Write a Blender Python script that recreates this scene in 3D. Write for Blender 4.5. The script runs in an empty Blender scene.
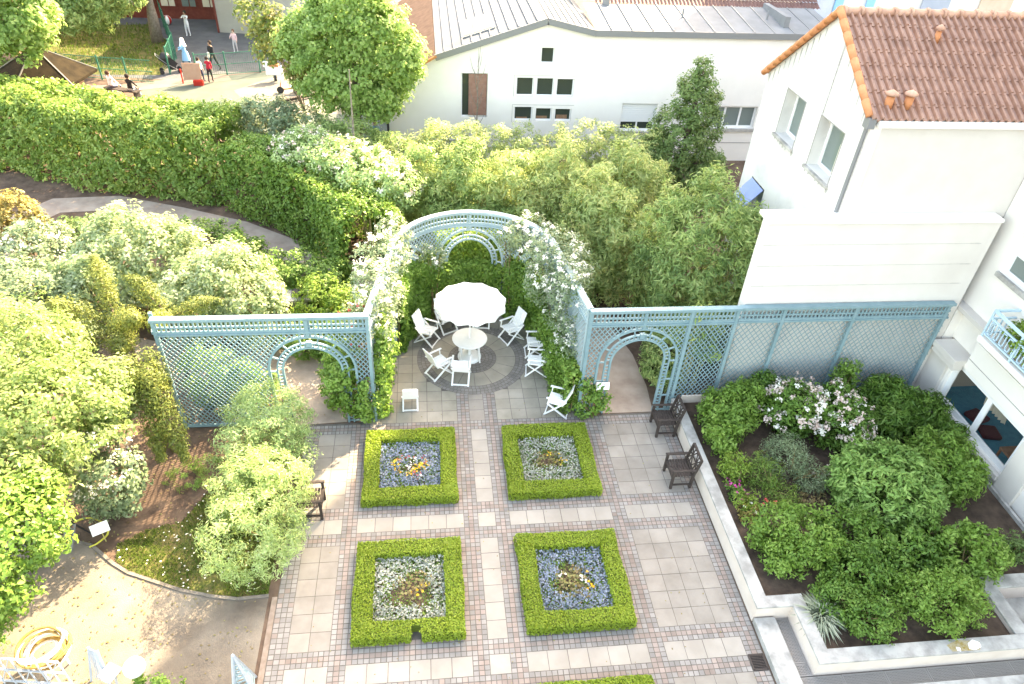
import bpy, math, random
import numpy as np
from mathutils import Vector, Matrix
from mathutils.geometry import tessellate_polygon

R = math.radians
sc = bpy.context.scene
C = sc.collection

# ------------------------------------------------------------------ camera
cam_d = bpy.data.cameras.new("camera")
cam = bpy.data.objects.new("camera", cam_d)
C.objects.link(cam)
sc.camera = cam
cam_d.sensor_width = 36.0
cam_d.lens = 711.96 / 1024 * 36
cam_d.clip_start = 0.1
cam_d.clip_end = 600
_p, _y, _r = R(37.809), R(-8.184), R(-3.6436)
_f = Vector((0, math.cos(_p), -math.sin(_p))); _dn = Vector((0, -math.sin(_p), -math.cos(_p))); _rt = Vector((1, 0, 0))
_rt, _dn = _rt * math.cos(_r) + _dn * math.sin(_r), _rt * -math.sin(_r) + _dn * math.cos(_r)
def _yaw(v):  # row vector times the yaw matrix
    c, s = math.cos(_y), math.sin(_y)
    return Vector((v.x * c - v.y * s, v.x * s + v.y * c, v.z))
_rt, _dn, _f = _yaw(_rt), _yaw(_dn), _yaw(_f)
cam.matrix_world = Matrix(((_rt.x, -_dn.x, -_f.x, -1.012), (_rt.y, -_dn.y, -_f.y, -7.774),
                           (_rt.z, -_dn.z, -_f.z, 13.897), (0, 0, 0, 1)))

# ------------------------------------------------------------------ light
SUN_AZ, SUN_EL = 38.0, 37.0            # azimuth measured from +y towards +x
world = bpy.data.worlds.new("World")
sc.world = world
world.use_nodes = True
nt = world.node_tree
nt.nodes.clear()
sky = nt.nodes.new("ShaderNodeTexSky")
sky.sky_type = 'NISHITA'
sky.sun_disc = False
sky.sun_elevation = R(SUN_EL)
sky.sun_rotation = R(SUN_AZ)
sky.air_density = 1.0
sky.dust_density = 2.5
sky.ozone_density = 1.0
bg = nt.nodes.new("ShaderNodeBackground")
bg.inputs[1].default_value = 0.15
wo = nt.nodes.new("ShaderNodeOutputWorld")
nt.links.new(sky.outputs[0], bg.inputs[0])
nt.links.new(bg.outputs[0], wo.inputs[0])
sun_d = bpy.data.lights.new("sun", 'SUN')
sun_d.energy = 2.3
sun_d.angle = R(0.53)
sun_d.color = (1.0, 0.94, 0.84)
sun = bpy.data.objects.new("sun", sun_d)
C.objects.link(sun)
_s = Vector((math.sin(R(SUN_AZ)) * math.cos(R(SUN_EL)), math.cos(R(SUN_AZ)) * math.cos(R(SUN_EL)), math.sin(R(SUN_EL))))
sun.rotation_euler = _s.to_track_quat('Z', 'Y').to_euler()
sun.location = (20, 40, 60)
vs = sc.view_settings
vs.view_transform = 'Standard'
vs.look = 'None'
vs.exposure = 3.5
vs.use_white_balance = True
vs.white_balance_temperature = 9600
vs.white_balance_tint = 10
vs.gamma = 1.0
sc.render.engine = 'CYCLES'
sc.cycles.max_bounces = 8
sc.cycles.diffuse_bounces = 5
sc.cycles.transparent_max_bounces = 12
sc.cycles.caustics_reflective = False
sc.cycles.caustics_refractive = False

rng = np.random.default_rng(7)
rnd = random.Random(11)

# ------------------------------------------------------------------ materials
def mat(name, col, rough=.7, col2=None, scale=6., detail=4., spec=.3, metal=0., bump=0., island=None, bscale=None, noise_lo=.35, noise_hi=.65):
    m = bpy.data.materials.new(name)
    m.use_nodes = True
    n, l = m.node_tree.nodes, m.node_tree.links
    b = n["Principled BSDF"]
    b.inputs["Roughness"].default_value = rough
    b.inputs["Metallic"].default_value = metal
    b.inputs["Specular IOR Level"].default_value = spec
    b.inputs["Base Color"].default_value = (*col, 1)
    src = None
    tc = n.new("ShaderNodeTexCoord")
    if col2 is not None:
        nz = n.new("ShaderNodeTexNoise")
        nz.inputs["Scale"].default_value = scale
        nz.inputs["Detail"].default_value = detail
        nz.inputs["Roughness"].default_value = .6
        l.new(tc.outputs["Object"], nz.inputs["Vector"])
        cr = n.new("ShaderNodeValToRGB")
        cr.color_ramp.elements[0].position = noise_lo
        cr.color_ramp.elements[1].position = noise_hi
        cr.color_ramp.elements[0].color = (*col, 1)
        cr.color_ramp.elements[1].color = (*col2, 1)
        l.new(nz.outputs[0], cr.inputs[0])
        src = cr.outputs[0]
        l.new(src, b.inputs["Base Color"])
    if island is not None:
        g = n.new("ShaderNodeNewGeometry")
        mr = n.new("ShaderNodeMapRange")
        mr.inputs[3].default_value = 1 - island
        mr.inputs[4].default_value = 1 + island
        l.new(g.outputs["Random Per Island"], mr.inputs[0])
        hs = n.new("ShaderNodeHueSaturation")
        hs.inputs["Color"].default_value = (*col, 1)
        if src: l.new(src, hs.inputs["Color"])
        l.new(mr.outputs[0], hs.inputs["Value"])
        l.new(hs.outputs[0], b.inputs["Base Color"])
    if bump:
        nb = n.new("ShaderNodeTexNoise")
        nb.inputs["Scale"].default_value = bscale or scale * 4
        nb.inputs["Detail"].default_value = 5
        l.new(tc.outputs["Object"], nb.inputs["Vector"])
        bp = n.new("ShaderNodeBump")
        bp.inputs["Strength"].default_value = bump
        bp.inputs["Distance"].default_value = .02
        l.new(nb.outputs[0], bp.inputs["Height"])
        l.new(bp.outputs[0], b.inputs["Normal"])
    return m

def leafmat(name, cols, trans=.35, rough=.5, patch=1.2, gain=1.5):
    """leaf colours: random per leaf, and slow drifts of hue between clumps"""
    m = bpy.data.materials.new(name)
    m.use_nodes = True
    n, l = m.node_tree.nodes, m.node_tree.links
    b = n["Principled BSDF"]
    out = n["Material Output"]
    g = n.new("ShaderNodeNewGeometry")
    tc = n.new("ShaderNodeTexCoord")
    nz = n.new("ShaderNodeTexNoise")
    nz.inputs["Scale"].default_value = patch
    nz.inputs["Detail"].default_value = 2
    l.new(tc.outputs["Object"], nz.inputs["Vector"])
    ma = n.new("ShaderNodeMath"); ma.operation = 'MULTIPLY_ADD'
    ma.inputs[1].default_value = .55
    l.new(g.outputs["Random Per Island"], ma.inputs[0])
    m2 = n.new("ShaderNodeMath"); m2.operation = 'MULTIPLY_ADD'
    m2.inputs[1].default_value = 1.1; m2.inputs[2].default_value = -.32
    l.new(nz.outputs[0], m2.inputs[0])
    l.new(m2.outputs[0], ma.inputs[2])
    cr = n.new("ShaderNodeValToRGB")
    cols = [tuple(min(.86, v * gain) for v in c) for c in cols]
    e = cr.color_ramp.elements
    while len(e) < len(cols): e.new(.5)
    for i, c in enumerate(cols):
        e[i].position = i / (len(cols) - 1)
        e[i].color = (*c, 1)
    l.new(ma.outputs[0], cr.inputs[0])
    l.new(cr.outputs[0], b.inputs["Base Color"])
    b.inputs["Roughness"].default_value = rough
    b.inputs["Specular IOR Level"].default_value = .35
    t = n.new("ShaderNodeBsdfTranslucent")
    hs = n.new("ShaderNodeHueSaturation")
    hs.inputs["Value"].default_value = 1.5
    hs.inputs["Saturation"].default_value = .95
    hs.inputs["Hue"].default_value = .5
    l.new(cr.outputs[0], hs.inputs["Color"])
    l.new(hs.outputs[0], t.inputs[0])
    mx = n.new("ShaderNodeMixShader")
    mx.inputs[0].default_value = trans
    l.new(b.outputs[0], mx.inputs[1]); l.new(t.outputs[0], mx.inputs[2])
    l.new(mx.outputs[0], out.inputs[0])
    return m

def glassmat(name, tint=(.02, .03, .03), alpha=.75):
    m = bpy.data.materials.new(name)
    m.use_nodes = True
    n, l = m.node_tree.nodes, m.node_tree.links
    b = n["Principled BSDF"]
    b.inputs["Base Color"].default_value = (*tint, 1)
    b.inputs["Roughness"].default_value = .04
    b.inputs["Specular IOR Level"].default_value = .6
    b.inputs["Alpha"].default_value = alpha
    return m

M = {}
M['soil'] = mat('soil', (.075, .047, .034), .95, (.15, .10, .072), 2.2, 8, bump=.6)
M['planter_soil'] = mat('planter_soil', (.045, .03, .022), .95, (.10, .068, .05), 3, 8, bump=.7)
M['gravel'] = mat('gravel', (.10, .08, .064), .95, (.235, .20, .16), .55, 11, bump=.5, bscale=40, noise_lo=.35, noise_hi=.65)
M['path'] = mat('path', (.27, .205, .165), .95, (.37, .30, .245), 1.5, 8, bump=.4, bscale=40)
M['mortar'] = mat('mortar', (.095, .085, .075), .95, (.14, .125, .11), 5, 5)
M['slab'] = mat('slab', (.215, .19, .163), .9, (.285, .258, .226), 1.1, 11, bump=.2, island=.08)
M['pale_slab'] = mat('pale_slab', (.27, .244, .212), .9, (.33, .303, .268), 1.1, 11, bump=.2, island=.06)
M['court_slab'] = mat('court_slab', (.21, .195, .155), .85, (.34, .305, .255), .75, 7, bump=.15, island=.09)
M['cobble_grey'] = mat('cobble_grey', (.205, .192, .18), .9, (.26, .242, .225), 2, 6, island=.16)
M['cobble_pink'] = mat('cobble_pink', (.235, .185, .16), .9, (.27, .222, .198), 2, 6, island=.16)
M['ring_cobble'] = mat('ring_cobble', (.165, .15, .137), .9, (.215, .197, .18), 2, 6, island=.14)
M['channel'] = mat('channel', (.20, .15, .12), .9, (.28, .22, .18), 6, 5)
M['kerb_stone'] = mat('kerb_stone', (.13, .112, .095), .9, (.20, .175, .15), 5, 6, island=.15)
M['lawn_base'] = mat('lawn_base', (.06, .085, .018), .95, (.15, .12, .05), 2.5, 6)
M['wall_white'] = mat('wall_white', (.72, .685, .645), .85, (.77, .735, .695), .8, 8, bump=.05)
M['wall_cream'] = mat('wall_cream', (.555, .515, .478), .85, (.61, .575, .54), .9, 9, bump=.05)
M['wall_boundary'] = mat('wall_boundary', (.60, .555, .515), .85, (.66, .62, .58), .7, 9, bump=.05)
M['wall_stained'] = mat('wall_stained', (.50, .485, .47), .85, (.62, .60, .575), 1.0, 9, bump=.05, noise_lo=.3, noise_hi=.55)
M['stone_cap'] = mat('stone_cap', (.25, .24, .225), .9, (.43, .415, .39), 2.6, 11, bump=.25, noise_lo=.36, noise_hi=.6)
M['render_pink'] = mat('render_pink', (.56, .475, .415), .9, (.63, .55, .49), 2, 8)
M['joint'] = mat('joint', (.30, .285, .27), .9)
M['grime'] = mat('grime', (.24, .23, .22), .9, (.42, .41, .40), 9, 6)
M['pale_stain'] = mat('pale_stain', (.44, .42, .40), .9, (.52, .49, .46), 7, 6)
M['lichen'] = mat('lichen', (.30, .20, .05), .95, (.42, .36, .25), 14, 6)
M['plaster_patch'] = mat('plaster_patch', (.80, .78, .76), .95, (.7, .68, .66), 14, 6)
M['zinc'] = mat('zinc', (.095, .105, .12), .85, (.13, .14, .155), 1.3, 5, spec=.15)
M['zinc_light'] = mat('zinc_light', (.18, .185, .19), .85, (.225, .23, .235), 1.3, 5, spec=.15)
M['gutter'] = mat('gutter', (.21, .215, .22), .5, metal=.2)
M['dark_metal'] = mat('dark_metal', (.03, .03, .032), .5)
M['iron_grate'] = mat('iron_grate', (.055, .045, .042), .6, metal=.2)
M['mesh_grate'] = mat('mesh_grate', (.27, .255, .24), .6, metal=.1)
M['void'] = mat('void', (.015, .014, .013), .9)
M['terracotta'] = mat('terracotta', (.215, .105, .07), .36, (.34, .185, .13), 3.2, 6, bump=.1, spec=.65)
M['verge_tile'] = mat('verge_tile', (.48, .185, .08), .75, (.54, .23, .11), 4, 5)
M['ridge_tile'] = mat('ridge_tile', (.40, .22, .155), .7, (.50, .31, .23), 4, 5)
M['red_tile'] = mat('red_tile', (.105, .05, .043), .7, (.155, .08, .07), 3, 6)
M['brown_tile'] = mat('brown_tile', (.075, .045, .034), .95, (.11, .066, .05), 3, 6, spec=.1)
M['trellis'] = mat('trellis', (.15, .255, .285), .6, (.20, .305, .335), 3, 7)
M['trellis_pale'] = mat('trellis_pale', (.25, .345, .37), .6, (.31, .405, .425), 3, 7)
M['white_plastic'] = mat('white_plastic', (.82, .82, .81), .4, (.78, .78, .77), 5, 3, spec=.4)
M['canvas_white'] = mat('canvas_white', (.86, .855, .84), .8, (.82, .815, .80), 3, 3)
M['white_paint'] = mat('white_paint', (.80, .80, .80), .5, (.75, .755, .76), 4, 4)
M['dark_wood'] = mat('dark_wood', (.034, .025, .022), .75, (.06, .046, .04), 14, 5)
M['brown_wood'] = mat('brown_wood', (.20, .105, .06), .6, (.28, .16, .10), 10, 5)
M['bark'] = mat('bark', (.13, .095, .07), .95, (.24, .19, .15), 9, 7, bump=.8)
M['pale_bark'] = mat('pale_bark', (.15, .125, .10), .9, (.25, .215, .18), 9, 6, bump=.4)
M['stem'] = mat('stem', (.15, .12, .05), .9, (.22, .17, .08), 8, 4)
M['cane'] = mat('cane', (.35, .32, .12), .7, (.44, .36, .16), 5, 4)
M['glass'] = glassmat('glass', (.02, .025, .025), .22)
M['dark_glass'] = glassmat('dark_glass', (.045, .055, .045), 1.0)
M['grey_glass'] = glassmat('grey_glass', (.16, .20, .19), 1.0)
M['shutter_brown'] = mat('shutter_brown', (.26, .135, .10), .7, (.32, .18, .14), 5, 4)
M['roller_white'] = mat('roller_white', (.70, .70, .69), .6)
M['blue_awning'] = mat('blue_awning', (.20, .27, .50), .8, (.23, .30, .53), 3, 3, spec=.1)
M['carpet_blue'] = mat('carpet_blue', (.03, .16, .23), .95, (.04, .20, .27), 8, 4)
M['cushion_red'] = mat('cushion_red', (.07, .012, .016), .9)
M['linen'] = mat('linen', (.62, .58, .47), .9)
M['interior'] = mat('interior', (.30, .27, .23), .9)
M['asphalt'] = mat('asphalt', (.085, .085, .09), .95, (.115, .115, .12), 1.4, 7, bump=.2)
M['play_green'] = mat('play_green', (.065, .085, .07), .95, (.095, .11, .092), .9, 6)
M['play_beige'] = mat('play_beige', (.135, .125, .103), .95, (.175, .16, .135), .9, 6)
M['play_pink'] = mat('play_pink', (.16, .13, .108), .95, (.19, .155, .13), .9, 6)
M['grass'] = leafmat('grass', [(.035, .065, .012), (.065, .11, .015), (.13, .14, .035)], .3)
M['fence_green'] = mat('fence_green', (.02, .12, .085), .5, (.03, .15, .10), 5, 3)
M['red_frame'] = mat('red_frame', (.16, .035, .025), .6, (.2, .05, .035), 5, 3)
M['beige_wall'] = mat('beige_wall', (.36, .335, .285), .9, (.40, .375, .32), 1, 5)
M['brick'] = mat('brick', (.34, .17, .12), .9, (.42, .24, .17), 12, 4)
M['hut_roof'] = mat('hut_roof', (.012, .009, .005), .95, (.028, .02, .011), 2.5, 8, bump=.5, spec=.1)
M['lead'] = mat('lead', (.16, .155, .15), .6)
M['orange_board'] = mat('orange_board', (.40, .22, .15), .7, (.44, .26, .18), 4, 3)
M['red_board'] = mat('red_board', (.50, .03, .02), .6)
M['hose'] = mat('hose', (.26, .15, .035), .6, (.36, .24, .08), 10, 3)
M['yellow_hose'] = mat('yellow_hose', (.55, .50, .08), .5)
M['rail_paint'] = mat('rail_paint', (.36, .40, .44), .5, (.44, .47, .50), 6, 4)
M['globe'] = mat('globe', (.86, .86, .84), .25, spec=.5)
M['pot'] = mat('pot', (.30, .28, .26), .9, (.42, .40, .37), 6, 5)
# foliage
M['box_leaf'] = leafmat('box_leaf', [(.095, .14, .012), (.15, .205, .02), (.19, .25, .03)], .3, patch=1.2)
M['laurel_leaf'] = leafmat('laurel_leaf', [(.04, .09, .014), (.085, .155, .025), (.17, .23, .05)], .25)
M['lime_leaf'] = leafmat('lime_leaf', [(.05, .10, .014), (.11, .18, .025), (.21, .27, .06)], .35)
M['deep_leaf'] = leafmat('deep_leaf', [(.04, .075, .022), (.075, .125, .035), (.14, .19, .065)], .3, gain=1.65)
M['planter_leaf'] = leafmat('planter_leaf', [(.03, .08, .012), (.065, .135, .02), (.13, .20, .045)], .25, gain=1.45)
M['round_leaf'] = leafmat('round_leaf', [(.065, .14, .03), (.12, .21, .05), (.21, .30, .09)], .28, gain=1.5)
M['bright_leaf'] = leafmat('bright_leaf', [(.05, .11, .016), (.10, .18, .03), (.19, .27, .065)], .3)
M['pale_leaf'] = leafmat('pale_leaf', [(.10, .16, .05), (.18, .26, .10), (.32, .38, .20)], .35, gain=1.55)
M['silver_leaf'] = leafmat('silver_leaf', [(.13, .20, .06), (.24, .32, .12), (.40, .46, .25)], .38, gain=1.4)
M['grey_leaf'] = leafmat('grey_leaf', [(.06, .095, .045), (.12, .165, .085), (.22, .265, .16)], .25)
M['maple_leaf'] = leafmat('maple_leaf', [(.07, .13, .03), (.14, .215, .06), (.25, .31, .13)], .5, gain=1.7)
M['bamboo_leaf'] = leafmat('bamboo_leaf', [(.06, .105, .03), (.14, .19, .06), (.25, .29, .12), (.30, .25, .09)], .4, gain=1.7)
M['bamboo_green'] = leafmat('bamboo_green', [(.05, .10, .03), (.105, .165, .05), (.20, .26, .09), (.24, .24, .10)], .38, gain=1.65)
M['conifer_leaf'] = leafmat('conifer_leaf', [(.05, .075, .018), (.11, .135, .03), (.24, .25, .06)], .25)
M['orange_leaf'] = leafmat('orange_leaf', [(.11, .115, .03), (.18, .14, .04), (.24, .20, .08)], .3)
M['ivy_leaf'] = leafmat('ivy_leaf', [(.045, .10, .016), (.09, .17, .028), (.18, .26, .06)], .3)
M['white_petal'] = leafmat('white_petal', [(.62, .60, .52), (.76, .74, .68), (.84, .82, .78)], .3, gain=1.0)
M['pink_petal'] = leafmat('pink_petal', [(.55, .38, .33), (.68, .55, .50), (.74, .67, .63)], .3, gain=1.0)
M['red_petal'] = leafmat('red_petal', [(.55, .04, .04), (.62, .10, .09), (.66, .22, .2)], .3, gain=1.0)
M['blue_petal'] = leafmat('blue_petal', [(.16, .21, .26), (.23, .28, .36), (.36, .41, .49)], .2, gain=1.0)
M['silver_petal'] = leafmat('silver_petal', [(.25, .28, .22), (.38, .40, .34), (.56, .57, .52)], .2, gain=1.0)
M['yellow_petal'] = leafmat('yellow_petal', [(.62, .25, .02), (.70, .42, .02), (.72, .58, .10)], .2, gain=1.0)
M['magenta_petal'] = leafmat('magenta_petal', [(.45, .03, .2), (.55, .06, .3), (.6, .2, .4)], .2, gain=1.0)
M['russet_leaf'] = leafmat('russet_leaf', [(.10, .07, .035), (.15, .12, .05), (.16, .18, .06)], .25)

# ------------------------------------------------------------------ mesh builder
class MB:
    def __init__(s): s.v = []; s.f = []; s.m = []
    def add(s, vs, fs, mi=0):
        o = len(s.v)
        s.v += [tuple(v) for v in vs]
        s.f += [tuple(i + o for i in f) for f in fs]
        s.m += [mi] * len(fs)
        return s
    def box(s, c, d, rz=0, mi=0, rx=0, ry=0):
        mt = Matrix.Rotation(rz, 3, 'Z') @ Matrix.Rotation(ry, 3, 'Y') @ Matrix.Rotation(rx, 3, 'X')
        c = Vector(c)
        vs = [c + mt @ Vector((x * d[0] / 2, y * d[1] / 2, z * d[2] / 2)) for x in (-1, 1) for y in (-1, 1) for z in (-1, 1)]
        return s.add(vs, [(0, 1, 3, 2), (4, 6, 7, 5), (0, 4, 5, 1), (2, 3, 7, 6), (0, 2, 6, 4), (1, 5, 7, 3)], mi)
    def bx(s, x0, x1, y0, y1, z0, z1, mi=0):
        return s.box(((x0 + x1) / 2, (y0 + y1) / 2, (z0 + z1) / 2), (x1 - x0, y1 - y0, z1 - z0), 0, mi)
    def beam(s, a, b, w, h, up=(0, 0, 1), mi=0):
        a, b = Vector(a), Vector(b)
        d = (b - a).normalized()
        sd = d.cross(Vector(up))
        if sd.length < 1e-4: sd = d.cross(Vector((1, 0, 0)))
        sd.normalize()
        u = sd.cross(d)
        vs = [p + sd * (x * w / 2) + u * (y * h / 2) for p in (a, b) for x in (-1, 1) for y in (-1, 1)]
        return s.add(vs, [(0, 1, 3, 2), (4, 6, 7, 5), (0, 4, 5, 1), (2, 3, 7, 6), (0, 2, 6, 4), (1, 5, 7, 3)], mi)
    def tube(s, pts, rs, n=8, mi=0, cap=True):
        pts = [Vector(p) for p in pts]
        if not hasattr(rs, '__len__'): rs = [rs] * len(pts)
        vs = []; fs = []
        for i, p in enumerate(pts):
            d = (pts[min(i + 1, len(pts) - 1)] - pts[max(i - 1, 0)])
            if d.length < 1e-6: d = Vector((0, 0, 1))
            d.normalize()
            a = d.cross(Vector((0, 0, 1)) if abs(d.z) < .95 else Vector((1, 0, 0))).normalized()
            b = d.cross(a)
            for k in range(n):
                t = 2 * math.pi * k / n
                vs.append(p + (a * math.cos(t) + b * math.sin(t)) * rs[i])
        for i in range(len(pts) - 1):
            for k in range(n):
                fs.append((i * n + k, i * n + (k + 1) % n, (i + 1) * n + (k + 1) % n, (i + 1) * n + k))
        if cap:
            fs.append(tuple(range(n - 1, -1, -1)))
            fs.append(tuple(range((len(pts) - 1) * n, len(pts) * n)))
        return s.add(vs, fs, mi)
    def lathe(s, prof, c=(0, 0, 0), n=24, mi=0, close=True):
        vs = []; fs = []
        for r, z in prof:
            for k in range(n):
                t = 2 * math.pi * k / n
                vs.append((c[0] + r * math.cos(t), c[1] + r * math.sin(t), c[2] + z))
        for i in range(len(prof) - 1):
            for k in range(n):
                fs.append((i * n + k, i * n + (k + 1) % n, (i + 1) * n + (k + 1) % n, (i + 1) * n + k))
        if close:
            fs.append(tuple(range(n - 1, -1, -1)))
            fs.append(tuple(range((len(prof) - 1) * n, len(prof) * n)))
        return s.add(vs, fs, mi)
    def prism(s, poly, z0, z1, mi=0):
        n = len(poly)
        vs = [(x, y, z0) for x, y in poly] + [(x, y, z1) for x, y in poly]
        fs = [tuple(range(n - 1, -1, -1)), tuple(range(n, 2 * n))] + [(i, (i + 1) % n, n + (i + 1) % n, n + i) for i in range(n)]
        return s.add(vs, fs, mi)
    def quad(s, a, b, c, d, mi=0): return s.add([a, b, c, d], [(0, 1, 2, 3)], mi)
    def tri_poly(s, loops, place, mi=0):
        """flat polygon with holes, placed by place(u, v)"""
        ls = [[Vector((u, v, 0)) for u, v in lp] for lp in loops]
        tris = tessellate_polygon(ls)
        flat = [p for lp in ls for p in lp]
        return s.add([place(p.x, p.y) for p in flat], [tuple(t) for t in tris], mi)

def tag(o, label=None, cat=None, group=None, kind=None):
    if label: o['label'] = label
    if cat: o['category'] = cat
    if group: o['group'] = group
    if kind: o['kind'] = kind
    return o

def mesh_obj(name, me, mats, parent=None):
    for m in (mats if isinstance(mats, (list, tuple)) else [mats]): me.materials.append(m)
    o = bpy.data.objects.new(name, me)
    C.objects.link(o)
    if parent: o.parent = parent
    return o

def obj(name, mb, mats, parent=None, world=False, smooth=False, bevel=0):
    off = Vector((0, 0, 0))
    if world and parent:
        q = parent
        while q: off += q.location; q = q.parent
    me = bpy.data.meshes.new(name)
    me.from_pydata([(v[0] - off.x, v[1] - off.y, v[2] - off.z) for v in mb.v], [], mb.f)
    if isinstance(mats, (list, tuple)):
        me.polygons.foreach_set("material_index", mb.m)
    if smooth:
        me.polygons.foreach_set("use_smooth", [True] * len(mb.f))
    me.update()
    o = mesh_obj(name, me, mats, parent)
    if bevel:
        bv = o.modifiers.new("bevel", 'BEVEL'); bv.width = bevel; bv.segments = 2; bv.limit_method = 'ANGLE'; bv.angle_limit = R(40)
    return o

def thing(name, label, cat, loc=(0, 0, 0), rz=0, group=None):
    o = bpy.data.objects.new(name, None)
    C.objects.link(o)
    o.empty_display_size = .2
    o.location = loc
    o.rotation_euler = (0, 0, rz)
    return tag(o, label, cat, group)

def struct(name, mb, m, **k):
    return tag(obj(name, mb, m, **k), kind='structure')

def copy_tree(o, parent=None):
    c = o.copy()
    C.objects.link(c)
    if parent: c.parent = parent
    for ch in list(o.children): copy_tree(ch, c)
    return c

# ------------------------------------------------------------------ foliage
def leaves(name, P, N, size, aspect, m, parent=None, rand_t=1., down=0., fold=.18, tdir=None):
    """many separate leaf blades as one mesh: P points, N facing normals"""
    n = len(P)
    P = np.asarray(P, float); N = np.asarray(N, float)
    N = N / (np.linalg.norm(N, axis=1, keepdims=True) + 1e-9)
    T = rng.normal(size=(n, 3))
    if tdir is not None: T = T * .45 + tdir
    T[:, 2] -= down
    T -= (T * N).sum(1, keepdims=True) * N
    T /= np.linalg.norm(T, axis=1, keepdims=True) + 1e-9
    S = np.cross(N, T)
    L = size * rng.uniform(.65, 1.3, (n, 1))
    W = L * aspect
    V = np.empty((n, 4, 3))
    V[:, 0] = P - T * L * .5
    V[:, 1] = P + S * W * .5 + N * W * fold + T * L * .05
    V[:, 2] = P + T * L * .5 - N * L * .06
    V[:, 3] = P - S * W * .5 + N * W * fold + T * L * .05
    if parent:
        off = Vector((0, 0, 0)); q = parent
        while q: off += q.location; q = q.parent
        V -= np.array(off)
    me = bpy.data.meshes.new(name)
    me.vertices.add(4 * n)
    me.vertices.foreach_set("co", V.astype(np.float32).ravel())
    me.loops.add(4 * n)
    me.loops.foreach_set("vertex_index", np.arange(4 * n, dtype=np.int32))
    me.polygons.add(n)
    me.polygons.foreach_set("loop_start", np.arange(0, 4 * n, 4, dtype=np.int32))
    me.polygons.foreach_set("loop_total", np.full(n, 4, dtype=np.int32))
    me.update(calc_edges=True)
    return mesh_obj(name, me, m, parent)

def unit(n):
    d = rng.normal(size=(n, 3))
    return d / np.linalg.norm(d, axis=1, keepdims=True)

def tufts(ells, dens, zmin=.05, lumpy=.22, flat=None):
    """tuft centres over a set of ellipsoids (cx,cy,cz,rx,ry,rz); those deep in another are dropped"""
    E = np.array(ells, float)
    outP, outN = [], []
    for i, e in enumerate(E):
        area = 4 * math.pi * ((e[3] * e[4]) ** 1.6 + (e[3] * e[5]) ** 1.6 + (e[4] * e[5]) ** 1.6) ** (1 / 1.6) / 3 ** (1 / 1.6)
        n = max(6, int(area * dens))
        d = unit(n)
        ph = rng.uniform(0, 6.28, (3, 3)); fr = rng.uniform(1.5, 4, (3, 3))
        bump = sum(np.sin(d[:, a] * fr[a, 0] * 2 + ph[a, 0]) * np.sin(d[:, (a + 1) % 3] * fr[a, 1] * 2 + ph[a, 1]) for a in range(3)) / 3
        rr = 1 + lumpy * bump + rng.normal(0, .07, n)
        inner = rng.random(n) < .22
        rr = np.where(inner, rr * rng.uniform(.45, .85, n), rr)
        p = e[:3] + d * e[3:] * rr[:, None]
        nn = d / e[3:]
        nn /= np.linalg.norm(nn, axis=1, keepdims=True)
        keep = p[:, 2] > zmin
        for j, g in enumerate(E):
            if j != i: keep &= (((p - g[:3]) / g[3:]) ** 2).sum(1) > .62
        outP.append(p[keep]); outN.append(nn[keep])
    return np.concatenate(outP), np.concatenate(outN)

def spread(P, N, per, tr, up=.55, rough=.75):
    """leaf points and normals of leaf clusters at the tufts"""
    k = rng.poisson(per, len(P)) + 2
    idx = np.repeat(np.arange(len(P)), k)
    n = len(idx)
    q = unit(n) * (rng.random((n, 1)) ** .4) * tr
    q = q * np.array([1, 1, .8])
    p = P[idx] + q
    nn = N[idx] * .55 + q / tr * .45 + np.array([0, 0, up]) + rng.normal(size=(n, 3)) * rough * .5
    return p, nn

def crown(name, ells, m, parent, dens=16, per=22, tr=.2, size=.1, aspect=.55, zmin=.05, lumpy=.22, up=.55, down=0., fold=.18, rough=.75):
    P, N = tufts(ells, dens, zmin, lumpy)
    p, n = spread(P, N, per, tr, up, rough)
    ok = p[:, 2] > zmin
    return leaves(name, p[ok], n[ok], size, aspect, m, parent, down=down, fold=fold)

def blossoms(name, ells, m, parent, n_d=12, per=5, tr=.09, size=.06, up_only=-.2, zmin=.05, lumpy=.22, out=1.04):
    P, N = tufts([(e[0], e[1], e[2], e[3] * out, e[4] * out, e[5] * out) for e in ells], n_d, zmin, lumpy)
    ok = N[:, 2] > up_only
    p, n = spread(P[ok], N[ok], per, tr, .6, .9)
    return leaves(name, p, n, size, .9, m, parent)

def shrub(name, label, cat, ells, m, group=None, stems=5, **k):
    """foliage + woody stems under an Empty at the plant's foot"""
    base = (sum(e[0] for e in ells) / len(ells), sum(e[1] for e in ells) / len(ells), k.pop('z0', 0))
    t = thing(name, label, cat, base, 0, group)
    crown('foliage', ells, m, t, **k)
    mb = MB()
    for i in range(stems):
        e = ells[i % len(ells)]
        a = rnd.uniform(0, 6.28); q = rnd.uniform(.2, .75)
        tip = (e[0] + math.cos(a) * e[3] * q, e[1] + math.sin(a) * e[4] * q, e[2] + e[5] * rnd.uniform(.1, .6))
        b = (base[0] + rnd.uniform(-.12, .12), base[1] + rnd.uniform(-.12, .12), base[2])
        mid = [(b[j] * .45 + tip[j] * .55) for j in range(3)]; mid[2] = b[2] * .5 + tip[2] * .5
        mb.tube([b, mid, tip], [.028, .02, .008], 6)
    obj('stem', mb, M['stem'], t, world=True, smooth=True)
    return t

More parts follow.
